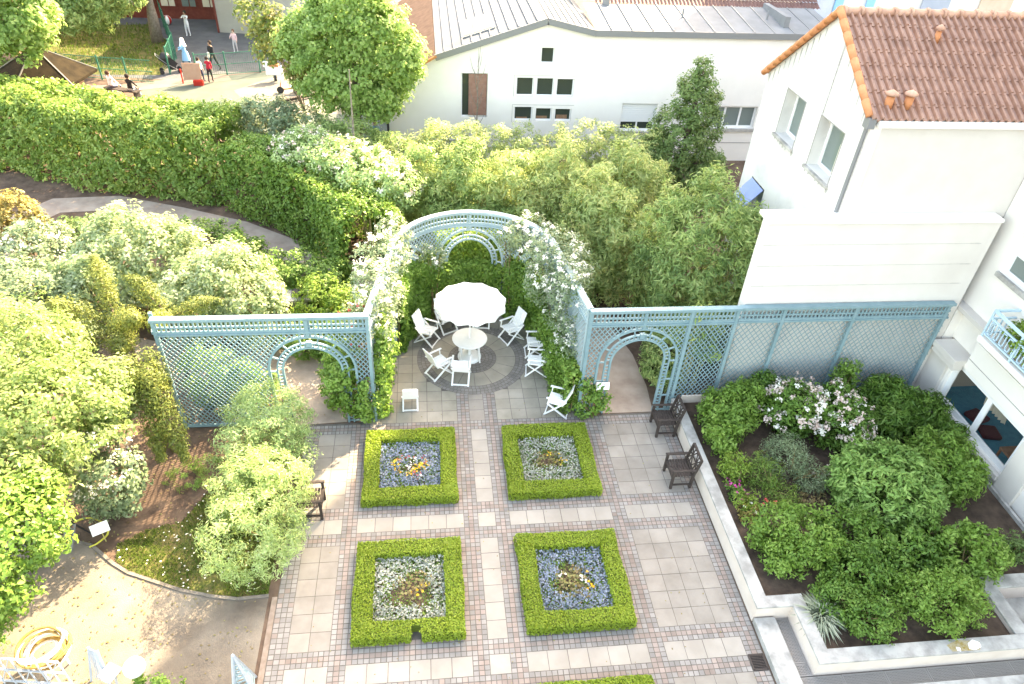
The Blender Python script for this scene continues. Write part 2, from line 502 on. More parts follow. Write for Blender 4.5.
def tree(name, label, base, ells, m, bark, r0=.16, lean=(0, 0), group=None, fork=.35, **k):
    t = thing(name, label, 'tree', base, 0, group)
    crown('crown', ells, m, t, **k)
    mb = MB()
    top = max(e[2] for e in ells)
    fz = base[2] + (top - base[2]) * fork
    fk = (base[0] + lean[0] * .5, base[1] + lean[1] * .5, fz)
    cx = sum(e[0] for e in ells) / len(ells); cy = sum(e[1] for e in ells) / len(ells)
    mb.tube([(base[0], base[1], base[2] - .1), (base[0] + lean[0] * .2, base[1] + lean[1] * .2, base[2] + (fz - base[2]) * .5), fk, (cx, cy, top)], [r0 * 1.3, r0, r0 * .8, r0 * .15], 10)
    for e in ells:
        for _ in range(4):
            d = unit(1)[0]; d[2] = abs(d[2]) * .8
            tip = [e[j] + d[j] * e[3 + j] * .8 for j in range(3)]
            mid = [(fk[j] + e[j]) / 2 for j in range(3)]
            mb.tube([fk, mid, [e[j] * .7 + tip[j] * .3 for j in range(3)], tip], [r0 * .45, r0 * .3, r0 * .18, .012], 6)
    obj('trunk', mb, bark, t, world=True, smooth=True)
    return t

def hedge_points(path, width, height, dens, bumps=.14, z0=0., corner=.18, ext=None):
    """points and normals over a clipped hedge running along a polyline"""
    pts = [np.array(p, float) for p in path]
    P, N = [], []
    for a, b in zip(pts[:-1], pts[1:]):
        d = b - a; L = np.linalg.norm(d); d /= L; s = np.array([d[1], -d[0]])
        n = int(L * (width + 2 * height) * dens)
        t = rng.uniform(-.03 * L, L * 1.03, n) if ext is None else rng.uniform(-ext, L + ext, n)
        q = rng.uniform(-height, width + height, n)
        side = np.where(q < 0, -width / 2, np.where(q > width, width / 2, q - width / 2))
        z = np.where(q < 0, height + q, np.where(q > width, height - (q - width), height))
        nrm = np.where((q < 0)[:, None], np.append(-s, 0), np.where((q > width)[:, None], np.append(s, 0), np.array([0, 0, 1.])))
        # round the shoulders
        edge = np.minimum(np.abs(q), np.abs(q - width))
        rd = np.clip(1 - edge / (corner * 2), 0, 1) ** 2 * corner * .5
        g = a[0] + d[0] * t + s[0] * side; h = a[1] + d[1] * t + s[1] * side
        bm = bumps * (np.sin(g * 2.3 + h * 1.1) * np.sin(h * 1.9 - z * 2.1) + .7 * np.sin(g * 5.1 + z * 4.3) * np.sin(h * 4.7)) + rng.normal(0, bumps * .35, n)
        xyz = np.stack([g, h, z + z0], 1) + nrm * (bm - rd)[:, None]
        P.append(xyz); N.append(nrm)
    return np.concatenate(P), np.concatenate(N)

# =================================================================== SETTING
def sheet(name, poly, z, m, kind='structure'):
    mb = MB()
    mb.tri_poly([poly], lambda u, v: (u, v, z))
    return struct(name, mb, m)

mb = MB(); mb.quad((-160, -60, 0), (160, -60, 0), (160, 220, 0), (-160, 220, 0))
struct('ground', mb, M['soil'])
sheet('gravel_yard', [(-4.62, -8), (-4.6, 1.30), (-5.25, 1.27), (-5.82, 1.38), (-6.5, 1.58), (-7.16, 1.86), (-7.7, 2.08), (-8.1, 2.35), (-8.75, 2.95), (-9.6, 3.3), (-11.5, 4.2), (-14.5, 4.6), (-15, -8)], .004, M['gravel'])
# garden path round the back of the trellis
def ribbon(name, pts, w, z, m):
    mb = MB(); vs = []
    for i, p in enumerate(pts):
        a = Vector(pts[max(i - 1, 0)][:2]); b = Vector(pts[min(i + 1, len(pts) - 1)][:2])
        d = (b - a).normalized(); s = Vector((-d.y, d.x))
        ww = p[2] if len(p) > 2 else w
        vs.append((p[0] + s.x * ww / 2, p[1] + s.y * ww / 2, z)); vs.append((p[0] - s.x * ww / 2, p[1] - s.y * ww / 2, z))
    mb.add(vs, [(2 * i, 2 * i + 1, 2 * i + 3, 2 * i + 2) for i in range(len(pts) - 1)])
    return struct(name, mb, m)
ribbon('garden_path', [(4.5, 6.56, 1.5), (4.5, 7.6, 1.7), (4.35, 9, 1.9), (3.9, 11, 1.9), (2.6, 12.7, 1.6), (0.3, 13.6, 1.4), (-2.2, 13.3, 1.5), (-4.2, 14.2, 1.6), (-6.1, 15.8, 1.3), (-8.4, 17.4, 1.35),
        (-11, 18.6, 1.3), (-13.6, 19.6, 1.3), (-15.6, 19.4, 1.4), (-16.6, 17.8, 1.5), (-16.2, 15, 1.6)], 1.6, .004, M['path'])
ribbon('garden_path', [(-4.05, 6.55, 1.4), (-4.1, 7.6, 1.6), (-4.6, 8.7, 1.6), (-6, 9.3, 1.6), (-8.5, 9.3, 1.5), (-11, 10.2, 1.5)], 1.5, .008, M['path'])
# ground of the playground behind the hedge
sheet('school_yard', [(-25, 35.9), (-15.6, 34.6), (-13.6, 34.7), (-12.2, 35.7), (-8.4, 37.1), (0, 40), (0, 60), (-25, 60)], .004, M['asphalt'])
sheet('play_surface', [(-17, 29.5), (-15.9, 34.0), (-13.6, 34.0), (-12.2, 35.6), (-8.4, 37.0), (0, 40), (0, 29.5), (-2, 26), (-10, 26)], .008, M['play_green'])
sheet('play_sand', [(-11.5, 33.0), (-9.6, 35.6), (-7.5, 36.2), (-2, 38), (-2, 30), (-9.5, 29.2)], .012, M['play_beige'])
ribbon('play_walk', [(-20, 32.6), (-17.2, 33.1), (-14.8, 34.2), (-12.2, 35.3)], 1.3, .016, M['play_pink'])
sheet('playground_lawn', [(-30, 35.5), (-22, 35.2), (-16.0, 35.4), (-15.9, 37.8), (-17.0, 41.2), (-19.4, 46), (-30, 44)], .012, M['lawn_base'])
# lawn beside the gravel
LAWN = [(-5.25, 1.36), (-5.82, 1.47), (-6.5, 1.67), (-7.16, 1.95), (-7.7, 2.18), (-8.05, 2.45), (-8.15, 2.9), (-7.6, 3.25), (-6.9, 3.45), (-6.5, 4.3), (-6.0, 4.9), (-5.0, 5.0), (-4.62, 3.8), (-4.62, 1.38)]
sheet('lawn', LAWN, .005, M['lawn_base'])
def in_poly(poly, x, y):
    x = np.asarray(x); y = np.asarray(y); ins = np.zeros(x.shape, bool)
    j = len(poly) - 1
    for i in range(len(poly)):
        xi, yi = poly[i]; xj, yj = poly[j]
        ins ^= ((yi > y) != (yj > y)) & (x < (xj - xi) * (y - yi) / (yj - yi + 1e-12) + xi)
        j = i
    return ins
def grass(name, label, poly, n, h, dens_noise=True):
    xs = [p[0] for p in poly]; ys = [p[1] for p in poly]
    x = rng.uniform(min(xs), max(xs), n); y = rng.uniform(min(ys), max(ys), n)
    k = in_poly(poly, x, y)
    k &= (np.sin(x * 3.1 + 1) * np.sin(y * 2.7) + rng.normal(0, .55, n)) > -.55
    x, y = x[k], y[k]
    P = np.stack([x, y, np.full(len(x), h * .45)], 1)
    N = rng.normal(size=(len(x), 3)); N[:, 2] *= .25
    return tag(leaves(name, P, N, h, .22, M['grass'], tdir=np.array([0, 0, 1.2])), label, 'grass', kind='stuff')
grass('grass', 'short patchy grass between the gravel edge and the big pale shrub', LAWN, 15000, .09)
grass('grass', 'sunlit grass of the playground beyond the green mesh fence', [(-30, 35.5), (-22, 35.2), (-16.0, 35.4), (-15.9, 37.8), (-17.0, 41.2), (-19.4, 46), (-30, 44)], 9000, .22)
k = 260
x = rng.uniform(-8.2, -4.7, k); y = rng.uniform(1.4, 4.8, k); ok = in_poly(LAWN, x, y)
P = np.stack([x, y, np.full(k, .09)], 1)[ok]
tag(leaves('daisies', P, np.tile([0, 0, 1.], (len(P), 1)), .045, .9, M['white_petal']), 'tiny white daisies scattered over the short grass', 'flowers', kind='stuff')
# fallen leaves on the soil and gravel
k = 700
P = np.stack([rng.uniform(-10, -4.7, k), rng.uniform(-.8, 6.3, k), np.full(k, .014)], 1)
tag(leaves('fallen_leaves', P, np.tile([0, 0, 1.], (k, 1)) + rng.normal(0, .15, (k, 3)), .06, .6, M['russet_leaf']), 'dry fallen leaves strewn on the bare soil and gravel', 'leaves', kind='stuff')

k = 260
P = np.stack([rng.uniform(-4.3, 5.5, k), rng.uniform(-1.4, 8.5, k), np.full(k, .022)], 1)
tag(leaves('leaf_litter', P, np.tile([0, 0, 1.], (k, 1)) + rng.normal(0, .2, (k, 3)), .045, .6, M['russet_leaf']), 'few small fallen leaves and petals scattered on the paving', 'leaves', kind='stuff')
# stone edging of the lawn and drain channel along the paving
mb = MB()
edge = [(-9.3, 3.1), (-8.7, 2.9), (-8.1, 2.4), (-7.7, 2.13), (-7.16, 1.9), (-6.5, 1.62), (-5.82, 1.42), (-5.25, 1.31), (-4.6, 1.34)]
for a, b in zip(edge[:-1], edge[1:]):
    mb.beam((a[0], a[1], .012), (b[0], b[1], .012), .07, .045)
struct('lawn_edging', mb, M['kerb_stone'])
mb = MB(); mb.bx(-4.52, -4.41, -6, 1.30, 0, .022)
struct('drain_channel', mb, M['channel'])

# ------------------------------------------------------------------ paving
S = .42
XC = [(-4.40, -4.043, 'b'), (-4.043, -3.203, 's'), (-3.203, -2.859, 'b'), (-2.859, -.339, 's'), (-.339, 0, 'b'), (0, .42, 's'), (.42, .762, 'b'), (.762, 3.282, 's'), (3.282, 3.635, 'b'), (3.635, 5.315, 's'), (5.315, 5.66, 'b')]
YC = [(-3.611, -1.091, 's'), (-1.091, -.749, 'b'), (-.749, -.329, 's'), (-.329, 0, 'b'), (0, 2.52, 's'), (2.52, 2.845, 'b'), (2.845, 3.265, 's'), (3.265, 3.591, 'b'), (3.591, 6.111, 's'), (6.111, 6.449, 'b')]
slabs, strip_slabs, court, cg, cp = MB(), MB(), MB(), MB(), MB()
mort = MB(); mort.quad((-4.41, -6, .010), (5.67, -6, .010), (5.67, 6.52, .010), (-4.41, 6.52, .010))
mort.quad((-2.62, 6.52, .010), (3.06, 6.52, .010), (3.06, 11.6, .010), (-2.62, 11.6, .010))
struct('paving_bed', mort, M['mortar'])
def flag(mb, x0, x1, y0, y1, z, g=.006):
    dz = rnd.uniform(0, .002)
    j = [rnd.uniform(-.002, .002) for _ in range(4)]
    mb.quad((x0 + g + j[0], y0 + g + j[1], z + dz), (x1 - g + j[2], y0 + g + j[3], z + dz), (x1 - g + j[1], y1 - g + j[0], z + dz), (x0 + g + j[3], y1 - g + j[2], z + dz))
def cobbles(x0, x1, y0, y1, pinkx, pinky, allpink=False):
    nx = max(1, round((x1 - x0) / .112)); ny = max(1, round((y1 - y0) / .112))
    for i in range(nx):
        for j in range(ny):
            pk = (pinkx and i == nx // 2) or (pinky and j == ny // 2) or allpink
            if rnd.random() < .10: pk = not pk
            flag(cp if pk else cg, x0 + (x1 - x0) * i / nx, x0 + (x1 - x0) * (i + 1) / nx, y0 + (y1 - y0) * j / ny, y0 + (y1 - y0) * (j + 1) / ny, .014, .008)
for xi, (x0, x1, xt) in enumerate(XC):
    for yi, (y0, y1, yt) in enumerate(YC):
        bed = xi in (3, 7) and yt == 's' and (y1 - y0) > 1
        if xt == 's' and yt == 's' and not bed:
            for i in range(round((x1 - x0) / S)):
                for j in range(round((y1 - y0) / S)):
                    flag(strip_slabs if (xi == 5 or (y1 - y0) < .5) else slabs, x0 + i * S, x0 + (i + 1) * S, y0 + j * S, y0 + (j + 1) * S, .014)
        elif bed:
            w = .115
            cobbles(x0, x1, y0, y0 + w, 0, 0, True); cobbles(x0, x1, y1 - w, y1, 0, 0, True)
            cobbles(x0, x0 + w, y0 + w, y1 - w, 0, 0, True); cobbles(x1 - w, x1, y0 + w, y1 - w, 0, 0, True)
        else:
            cobbles(x0, x1, y0, y1, xt == 'b' and xi > 0, yt == 'b')
# round patio behind
CX, CY = .23, 9.2
def court_cell(x0, x1, y0, y1):
    d = math.hypot((x0 + x1) / 2 - CX, (y0 + y1) / 2 - CY)
    if d > 1.55: flag(court, x0, x1, y0, y1, .014)
for j in range(13):
    y0 = 6.449 + j * S
    for i in range(6): court_cell(-2.859 + i * S, -2.859 + (i + 1) * S, y0, y0 + S)
    for i in range(6): court_cell(.762 + i * S, .762 + (i + 1) * S, y0, y0 + S)
    if y0 < 7.4: flag(slabs, 0, .42, y0, y0 + S, .014)
    elif y0 > 11: court_cell(0, .42, y0, y0 + S)
cobbles(-.339, 0, 6.449, 7.6, True, False); cobbles(.42, .762, 6.449, 7.6, True, False)
cobbles(-.339, 0, 11.1, 11.9, True, False); cobbles(.42, .762, 11.1, 11.9, True, False)
struct('paving_slabs', slabs, M['slab']); struct('path_slabs', strip_slabs, M['pale_slab']); struct('patio_slabs', court, M['court_slab'])
struct('grey_cobbles', cg, M['cobble_grey']); struct('pink_cobbles', cp, M['cobble_pink'])
def arc_cell(mb, r0, r1, a0, a1, z, g=.006, seg=1):
    aa = [a0 + (a1 - a0) * k / seg for k in range(seg + 1)]
    ga = g / ((r0 + r1) / 2)
    aa[0] += ga; aa[-1] -= ga
    vs = [(CX + (r0 + g) * math.cos(a), CY + (r0 + g) * math.sin(a), z) for a in aa] + [(CX + (r1 - g) * math.cos(a), CY + (r1 - g) * math.sin(a), z) for a in aa]
    mb.add(vs, [(k, k + 1, seg + 2 + k, seg + 1 + k) for k in range(seg)])
mb = MB(); mb.lathe([(0.0001, .018), (1.69, .018)], (CX, CY, 0), 72, close=False)
struct('patio_ring_bed', mb, M['mortar'])
ring, disc = MB(), MB()
for q, (r0, r1) in enumerate([(1.33, 1.45), (1.45, 1.57), (1.57, 1.69), (.40, .51), (.51, .62), (.62, .73), (.28, .40), (.14, .28), (.01, .14)]):
    n = max(6, round(2 * math.pi * (r0 + r1) / 2 / .115))
    for i in range(n): arc_cell(ring, r0, r1, 2 * math.pi * (i + q * .5) / n, 2 * math.pi * (i + 1 + q * .5) / n, .022, .007)
for i in range(16): arc_cell(disc, .73, 1.33, 2 * math.pi * i / 16, 2 * math.pi * (i + 1) / 16, .022, .006, 5)
struct('patio_ring_cobbles', ring, M['ring_cobble']); struct('patio_ring_slabs', disc, M['court_slab'])

# drain grating in the paving
t = thing('drain_grate', 'dark slotted iron drain grate set in the paving beside the planter wall', 'drain grate', (5.49, -.91, .016))
mb = MB()
for sx in (-1, 1): mb.box((sx * .15, 0, .008), (.03, .34, .016))
for sy in (-1, 1): mb.box((0, sy * .16, .008), (.30, .03, .016))
obj('frame', mb, M['iron_grate'], t)
mb = MB()
for i in range(9): mb.box((0, -.13 + i * .0325, .006), (.27, .014, .014))
obj('bars', mb, M['iron_grate'], t)
mb = MB(); mb.quad((-.14, -.15, .001), (.14, -.15, .001), (.14, .15, .001), (-.14, .15, .001)); obj('pit', mb, M['void'], t)

# ------------------------------------------------------------------ planter walls
H = .5
t = thing('planter_wall', 'low rendered planter wall with weathered stone coping beside the paved court', 'wall', (5.86, 3, 0))
mb = MB()
OUT = [(5.70, 6.5), (5.70, 0), (6.50, 0), (6.50, -1.28), (13.2, -1.28)]
INN = [(5.94, 6.5), (5.94, .22), (6.74, .22), (6.74, -1.04), (13.2, -1.04)]
mb.prism(OUT + INN[::-1], 0, H - .03)
obj('wall', mb, M['render_pink'], t, world=True)
mb = MB()
OUT2 = [(5.685, 6.52), (5.685, -.015), (6.485, -.015), (6.485, -1.295), (13.2, -1.295)]
INN2 = [(5.975, 6.52), (5.975, .255), (6.775, .255), (6.775, -1.0), (13.2, -1.0)]
mb.prism(OUT2 + INN2[::-1], H - .03, H + .03)
obj('coping', mb, M['stone_cap'], t, world=True, bevel=.008)
mb = MB()
mb.prism([(9.35, -1.26), (9.95, -1.27), (10.05, -1.10), (9.6, -1.03), (9.3, -1.12)], H + .0305, H + .033)
obj('lichen_stain', mb, M['lichen'], t, world=True)
mb = MB()
mb.prism([(9.72, -1.24), (9.85, -1.27), (10.0, -1.22), (10.02, -1.12), (9.9, -1.05), (9.76, -1.12)], H + .0335, H + .06)
mb.prism([(9.45, -1.25), (9.52, -1.28), (9.55, -1.2), (9.47, -1.17)], H + .0335, H + .05)
obj('plaster_patch', mb, M['plaster_patch'], t, world=True, bevel=.01)
t = thing('planter_wall', 'short planter end wall with stone coping at the right frame edge', 'wall', (11.1, -.4, 0))
mb = MB(); mb.prism([(10.98, -1.03), (11.24, -1.03), (11.24, .10), (13.2, .10), (13.2, .36), (10.98, .36)], 0, H - .032)
obj('wall', mb, M['render_pink'], t, world=True)
mb = MB(); mb.prism([(10.95, -.995), (11.27, -.995), (11.27, .075), (13.2, .075), (13.2, .39), (10.95, .39)], H - .03, H + .028)
obj('coping', mb, M['stone_cap'], t, world=True, bevel=.008)
t = thing('planter_wall', 'pinkish rendered planter back wall below the wall trellis', 'wall', (9, 6.6, 0))
mb = MB(); mb.bx(5.98, 13.2, 6.50, 6.545, 0, .62)
obj('wall', mb, M['render_pink'], t, world=True)
mb = MB(); mb.prism([(5.95, .23), (6.75, .23), (6.75, -1.03), (10.97, -1.03), (10.97, .37), (13.28, .37), (13.28, 6.5), (5.95, 6.5)], .05, .36)
struct('planter_soil', mb, M['planter_soil'])
mb = MB(); mb.quad((11.25, -1.03, .01), (13.2, -1.03, .01), (13.2, .1, .01), (11.25, .1, .01)); struct('lower_paving', mb, M['stone_cap'])
# kerb of the light well and its gratings
t = thing('light_well_kerb', 'pale stone kerb round the grated light well at the foot of the planter', 'kerb', (5.9, -1, 0))
mb = MB(); mb.prism([(5.70, -.03), (5.70, -3.2), (13.2, -3.2), (13.2, -1.66), (6.16, -1.66), (6.16, -.03)], 0, .17)
obj('kerb', mb, M['stone_cap'], t, world=True, bevel=.008)
for i, (x0, x1, y0, y1) in enumerate([(6.17, 6.49, -1.02, -.01), (6.17, 6.49, -1.29, -1.03)] + [(6.17 + k * .92, 7.08 + k * .92, -1.65, -1.31) for k in range(7)]):
    g = thing('light_well_grating', ['grey mesh grating in the narrow arm of the light well', 'small square mesh grating at the corner of the light well', 'mesh grating at the left end of the long light well', 'second mesh grating of the long light well, below the silvery strap-leaved plant',
        'third mesh grating of the long light well from its corner', 'mesh grating of the long light well below the round clipped bushes', 'mesh grating in front of the yellow lichen on the planter coping', 'mesh grating in front of the bare right planter corner', 'last mesh grating of the light well at the frame edge'][i], 'grating', ((x0 + x1) / 2, (y0 + y1) / 2, .02), 0, 'gratings over the light well')
    mb = MB()
    for a, b, c, d in ((x0, x0 + .02, y0, y1), (x1 - .02, x1, y0, y1), (x0 + .021, x1 - .021, y0, y0 + .02), (x0 + .021, x1 - .021, y1 - .02, y1)): mb.bx(a, b, c, d, .02, .05)
    obj('frame', mb, M['mesh_grate'], g, world=True)
    mb = MB(); n = int((x1 - x0) / .03)
    for q in range(1, n): mb.bx(x0 + q * (x1 - x0) / n - .008, x0 + q * (x1 - x0) / n + .008, y0 + .02, y1 - .02, .03, .047)
    n = int((y1 - y0) / .03)
    for q in range(1, n): mb.bx(x0 + .02, x1 - .02, y0 + q * (y1 - y0) / n - .007, y0 + q * (y1 - y0) / n + .007, .034, .044)
    obj('mesh', mb, M['mesh_grate'], g, world=True)
mb = MB(); mb.quad((6.16, -1.66, .012), (13.2, -1.66, .012), (13.2, -1.3, .012), (6.16, -1.3, .012)); mb.quad((6.16, -1.3, .012), (6.5, -1.3, .012), (6.5, 0, .012), (6.16, 0, .012))
struct('light_well_floor', mb, M['void'])

# =================================================================== BUILDINGS
def wall_face(mb, loops, place, nrm, depth, mi=0):
    """flat wall with openings whose reveals go back by depth along -nrm"""
    mb.tri_poly(loops, place, mi)
    for lp in loops[1:]:
        for (u0, v0), (u1, v1) in zip(lp, lp[1:] + lp[:1]):
            a, b = Vector(place(u0, v0)), Vector(place(u1, v1))
            mb.quad(a, b, b - nrm * depth, a - nrm * depth, mi)
def rect(u0, u1, v0, v1): return [(u0, v0), (u1, v0), (u1, v1), (u0, v1)]

def window(name, parent, place, nrm, u0, u1, v0, v1, depth, panes, glass, frame_m, fw=.05, rows=1, sill=None, back=True):
    """window frame set back in an opening, with panes as sub-parts"""
    def P(u, v, d): return Vector(place(u, v)) - nrm * d
    mb = MB()
    def bar(a0, a1, b0, b1):
        vs = [P(u, v, d) for d in (depth - .05, depth) for (u, v) in ((a0, b0), (a1, b0), (a1, b1), (a0, b1))]
        mb.add(vs, [(0, 1, 2, 3), (7, 6, 5, 4), (0, 4, 5, 1), (1, 5, 6, 2), (2, 6, 7, 3), (3, 7, 4, 0)])
    bar(u0 + .002, u1 - .002, v0 + .002, v0 + fw); bar(u0 + .002, u1 - .002, v1 - fw, v1 - .002)
    bar(u0 + .002, u0 + fw, v0 + fw, v1 - fw); bar(u1 - fw, u1 - .002, v0 + fw, v1 - fw)
    for k in range(1, panes):
        c = u0 + (u1 - u0) * k / panes; bar(c - fw * .5, c + fw * .5, v0 + fw, v1 - fw)
    for k in range(1, rows):
        c = v0 + (v1 - v0) * k / rows; bar(u0 + fw, u1 - fw, c - fw * .3, c + fw * .3)
    f = obj(name, mb, frame_m, parent, world=True)
    for k in range(panes):
        a = u0 + (u1 - u0) * k / panes + fw * .5; b = u0 + (u1 - u0) * (k + 1) / panes - fw * .5
        g = MB(); d = depth - .02
        g.quad(P(a, v0 + fw * .5, d), P(b, v0 + fw * .5, d), P(b, v1 - fw * .5, d), P(a, v1 - fw * .5, d))
        obj('pane', g, glass, f, world=True)
    if sill:
        mb = MB(); e = sill
        vs = [P(u, v, d) for d in (-.09, depth - .051) for (u, v) in ((u0 - .05, v0 - e), (u1 + .05, v0 - e), (u1 + .05, v0 + .0), (u0 - .05, v0 + .0))]
        vs = [P(u, v, d) for d in (-.09, -.003) for (u, v) in ((u0 - .05, v0 - e), (u1 + .05, v0 - e), (u1 + .05, v0), (u0 - .05, v0))]
        mb.add(vs, [(0, 1, 2, 3), (7, 6, 5, 4), (0, 4, 5, 1), (1, 5, 6, 2), (2, 6, 7, 3), (3, 7, 4, 0)])
        obj('sill', mb, M['stone_cap'], f, world=True)
    return f

# ---- white house at the back
HY = 24.0
house = thing('white_house', 'white gabled house with zinc roof and small square windows behind the bamboo', 'house', (5, HY, 0))
pl = lambda u, v: (u, HY, v)
nh = Vector((0, -1, 0))
sq = [(3.02, 3.80, 3.02, 3.84), (3.93, 4.71, 3.02, 3.83), (4.84, 5.62, 3.02, 3.81), (2.98, 3.82, 1.90, 2.53), (3.96, 4.72, 1.90, 2.48), (4.86, 5.62, 1.90, 2.46)]
OPEN = dict(shutter=(.57, 1.73, 2.02, 3.98), top=(4.04, 4.62, 4.46, 5.13), roller=(7.98, 9.66, 1.45, 2.75), triple=(12.25, 14.52, 1.63, 2.68))
loops = [[(-2.66, -.05), (17.5, -.05), (17.5, 5.86), (6.17, 5.80), (4.22, 6.24), (-.50, 4.66), (-2.66, 3.40)]]
loops += [rect(*q) for q in sq] + [rect(*OPEN[k]) for k in OPEN]
mb = MB(); wall_face(mb, loops, pl, nh, .22)
mb.quad((-2.66, HY, -.05), (-2.66, HY, 3.40), (-2.66, 38, 3.40), (-2.66, 38, -.05))
mb.quad((17.5, HY, -.05), (17.5, HY, 5.86), (17.5, 38, 5.86), (17.5, 38, -.05))
obj('wall', mb, M['wall_white'], house, world=True)
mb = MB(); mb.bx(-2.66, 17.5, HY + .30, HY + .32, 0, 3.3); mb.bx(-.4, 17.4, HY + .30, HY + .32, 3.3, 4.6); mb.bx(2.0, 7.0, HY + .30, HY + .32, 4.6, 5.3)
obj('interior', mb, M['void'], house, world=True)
mb = MB(); mb.bx(-2.655, 17.5, HY - .012, HY - .002, .90, .935); mb.bx(5.9, 7.9, HY - .010, HY - .002, .98, .99)
obj('groove', mb, M['joint'], house, world=True)
for q in sq: window('window', house, pl, nh, *q, .16, 1, M['dark_glass'], M['white_paint'], .045)
mb = MB()
for a0, a1, b0, b1 in ((2.90, 5.72, 3.0, 3.93), (2.88, 5.72, 1.82, 2.62)):
    mb.bx(a0, a1, HY - .006, HY - .002, b1, b1 + .015); mb.bx(a0, a0 + .015, HY - .006, HY - .002, b0, b1)
obj('window_surround', mb, M['joint'], house, world=True)
for k in range(3): mb = MB(); mb.bx(3.1 + k * .93, 3.6 + k * .93, HY + .132, HY + .137, 1.95, 2.02 + .06 * k); obj('window_box', mb, M['brown_wood'], house, world=True)
window('window', house, pl, nh, *OPEN['top'], .16, 1, M['dark_glass'], M['white_paint'], .04)
window('window', house, pl, nh, *OPEN['triple'], .18, 3, M['grey_glass'], M['white_paint'], .09, sill=.14)
w = window('window', house, pl, nh, *OPEN['roller'], .2, 2, M['dark_glass'], M['white_paint'], .07, sill=.12)
mb = MB()
for k in range(10): mb.bx(8.0, 9.70, HY + .10, HY + .125, 1.86 + k * .09, 1.945 + k * .09)
obj('roller_shutter', mb, M['roller_white'], w, world=True)
w = window('window', house, pl, nh, *OPEN['shutter'], .2, 1, M['dark_glass'], M['white_paint'], .05)
mb = MB(); mb.bx(.90, 1.71, HY + .05, HY + .08, 2.1, 3.94)
for k in range(6): mb.bx(.94, 1.67, HY + .035, HY + .05, 2.2 + k * .29, 2.38 + k * .29)
obj('shutter', mb, M['shutter_brown'], w, world=True)
# roof: two zinc slopes with standing seams, fascia, skylight
def slope(mbs, p0, p1, y0, y1, seam, t=.06):
    """roof plane between (x,z) p0 and p1, running back from y0 to y1"""
    a, b = Vector((p0[0], 0, p0[1])), Vector((p1[0], 0, p1[1]))
    nn = Vector((-(b.z - a.z), 0, b.x - a.x)).normalized()
    if nn.z < 0: nn = -nn
    v = [a, b, b + nn * t, a + nn * t]
    mbs.add([(p.x, y0, p.z) for p in v] + [(p.x, y1, p.z) for p in v], [(0, 1, 2, 3), (7, 6, 5, 4), (0, 4, 5, 1), (1, 5, 6, 2), (2, 6, 7, 3), (3, 7, 4, 0)])
    return a, b, nn
mb = MB(); sm = MB()
a, b, nn = slope(mb, (-.52, 4.70), (4.22, 6.28), HY - .12, 38, 0)
L = (b - a).length
for k in range(1, 12):
    p = a + (b - a) * (k / 12) + nn * .06
    sm.box((p.x, (HY + 38) / 2, p.z), (.05, 14.1, .09), ry=-math.atan2(b.z - a.z, b.x - a.x))
a2, b2, n2 = slope(mb, (4.225, 6.28), (6.3, 5.86), HY - .12, 38, 0)
for k in range(1, 7):
    p = a2 + (b2 - a2) * (k / 7) + n2 * .06
    sm.box((p.x, (HY + 38) / 2, p.z), (.05, 14.1, .09), ry=-math.atan2(b2.z - a2.z, b2.x - a2.x))
roof = obj('roof', mb, M['zinc'], house, world=True)
obj('standing_seam', sm, M['zinc_light'], roof, world=True)
mb = MB(); sm = MB()
mb.quad((6.31, HY - .12, 5.93), (17.5, HY - .12, 5.98), (17.5, 27.2, 6.32), (6.31, 27.2, 6.27))
for k in range(12):
    sm.beam((7.0 + k * .92, HY - .1, 5.96), (7.0 + k * .92, 27.2, 6.31), .035, .07)
fl = obj('lean_to_roof', mb, M['zinc_light'], house, world=True)
obj('standing_seam', sm, M['gutter'], fl, world=True)
mb = MB()
mb.beam((-.56, HY - .13, 4.64), (4.22, HY - .13, 6.23), .05, .26); mb.beam((4.22, HY - .13, 6.23), (6.3, HY - .13, 5.80), .05, .26); mb.beam((6.3, HY - .13, 5.80), (17.6, HY - .13, 5.86), .05, .26)
obj('fascia', mb, M['gutter'], house, world=True)
mb = MB()
slope(mb, (-2.80, 3.36), (-.53, 4.68), HY - .10, 38, 0, .08)
obj('tiled_eave', mb, M['brown_tile'], house, world=True)
mb = MB(); mb.beam((-2.8, HY - .14, 3.40), (-.5, HY - .14, 4.72), .10, .10)
obj('verge', mb, M['verge_tile'], house, world=True)
mb = MB()  # skylight on the left slope
c = a + (b - a) * .40 + nn * .09
ang = -math.atan2(b.z - a.z, b.x - a.x)
mb.box((c.x, HY + 2.2, c.z), (1.5, 2.6, .06), ry=ang)
sk = obj('skylight', mb, M['zinc_light'], house, world=True)
mb = MB()
for k in range(3):
    d = (b - a).normalized() * (-.45 + .45 * k)
    mb.box((c.x + d.x, HY + 2.2, c.z + d.z + .035), (.40, 2.35, .02), ry=ang)
obj('pane', mb, mat('skylight_glass', (.07, .08, .075), .5, spec=.2), sk, world=True)
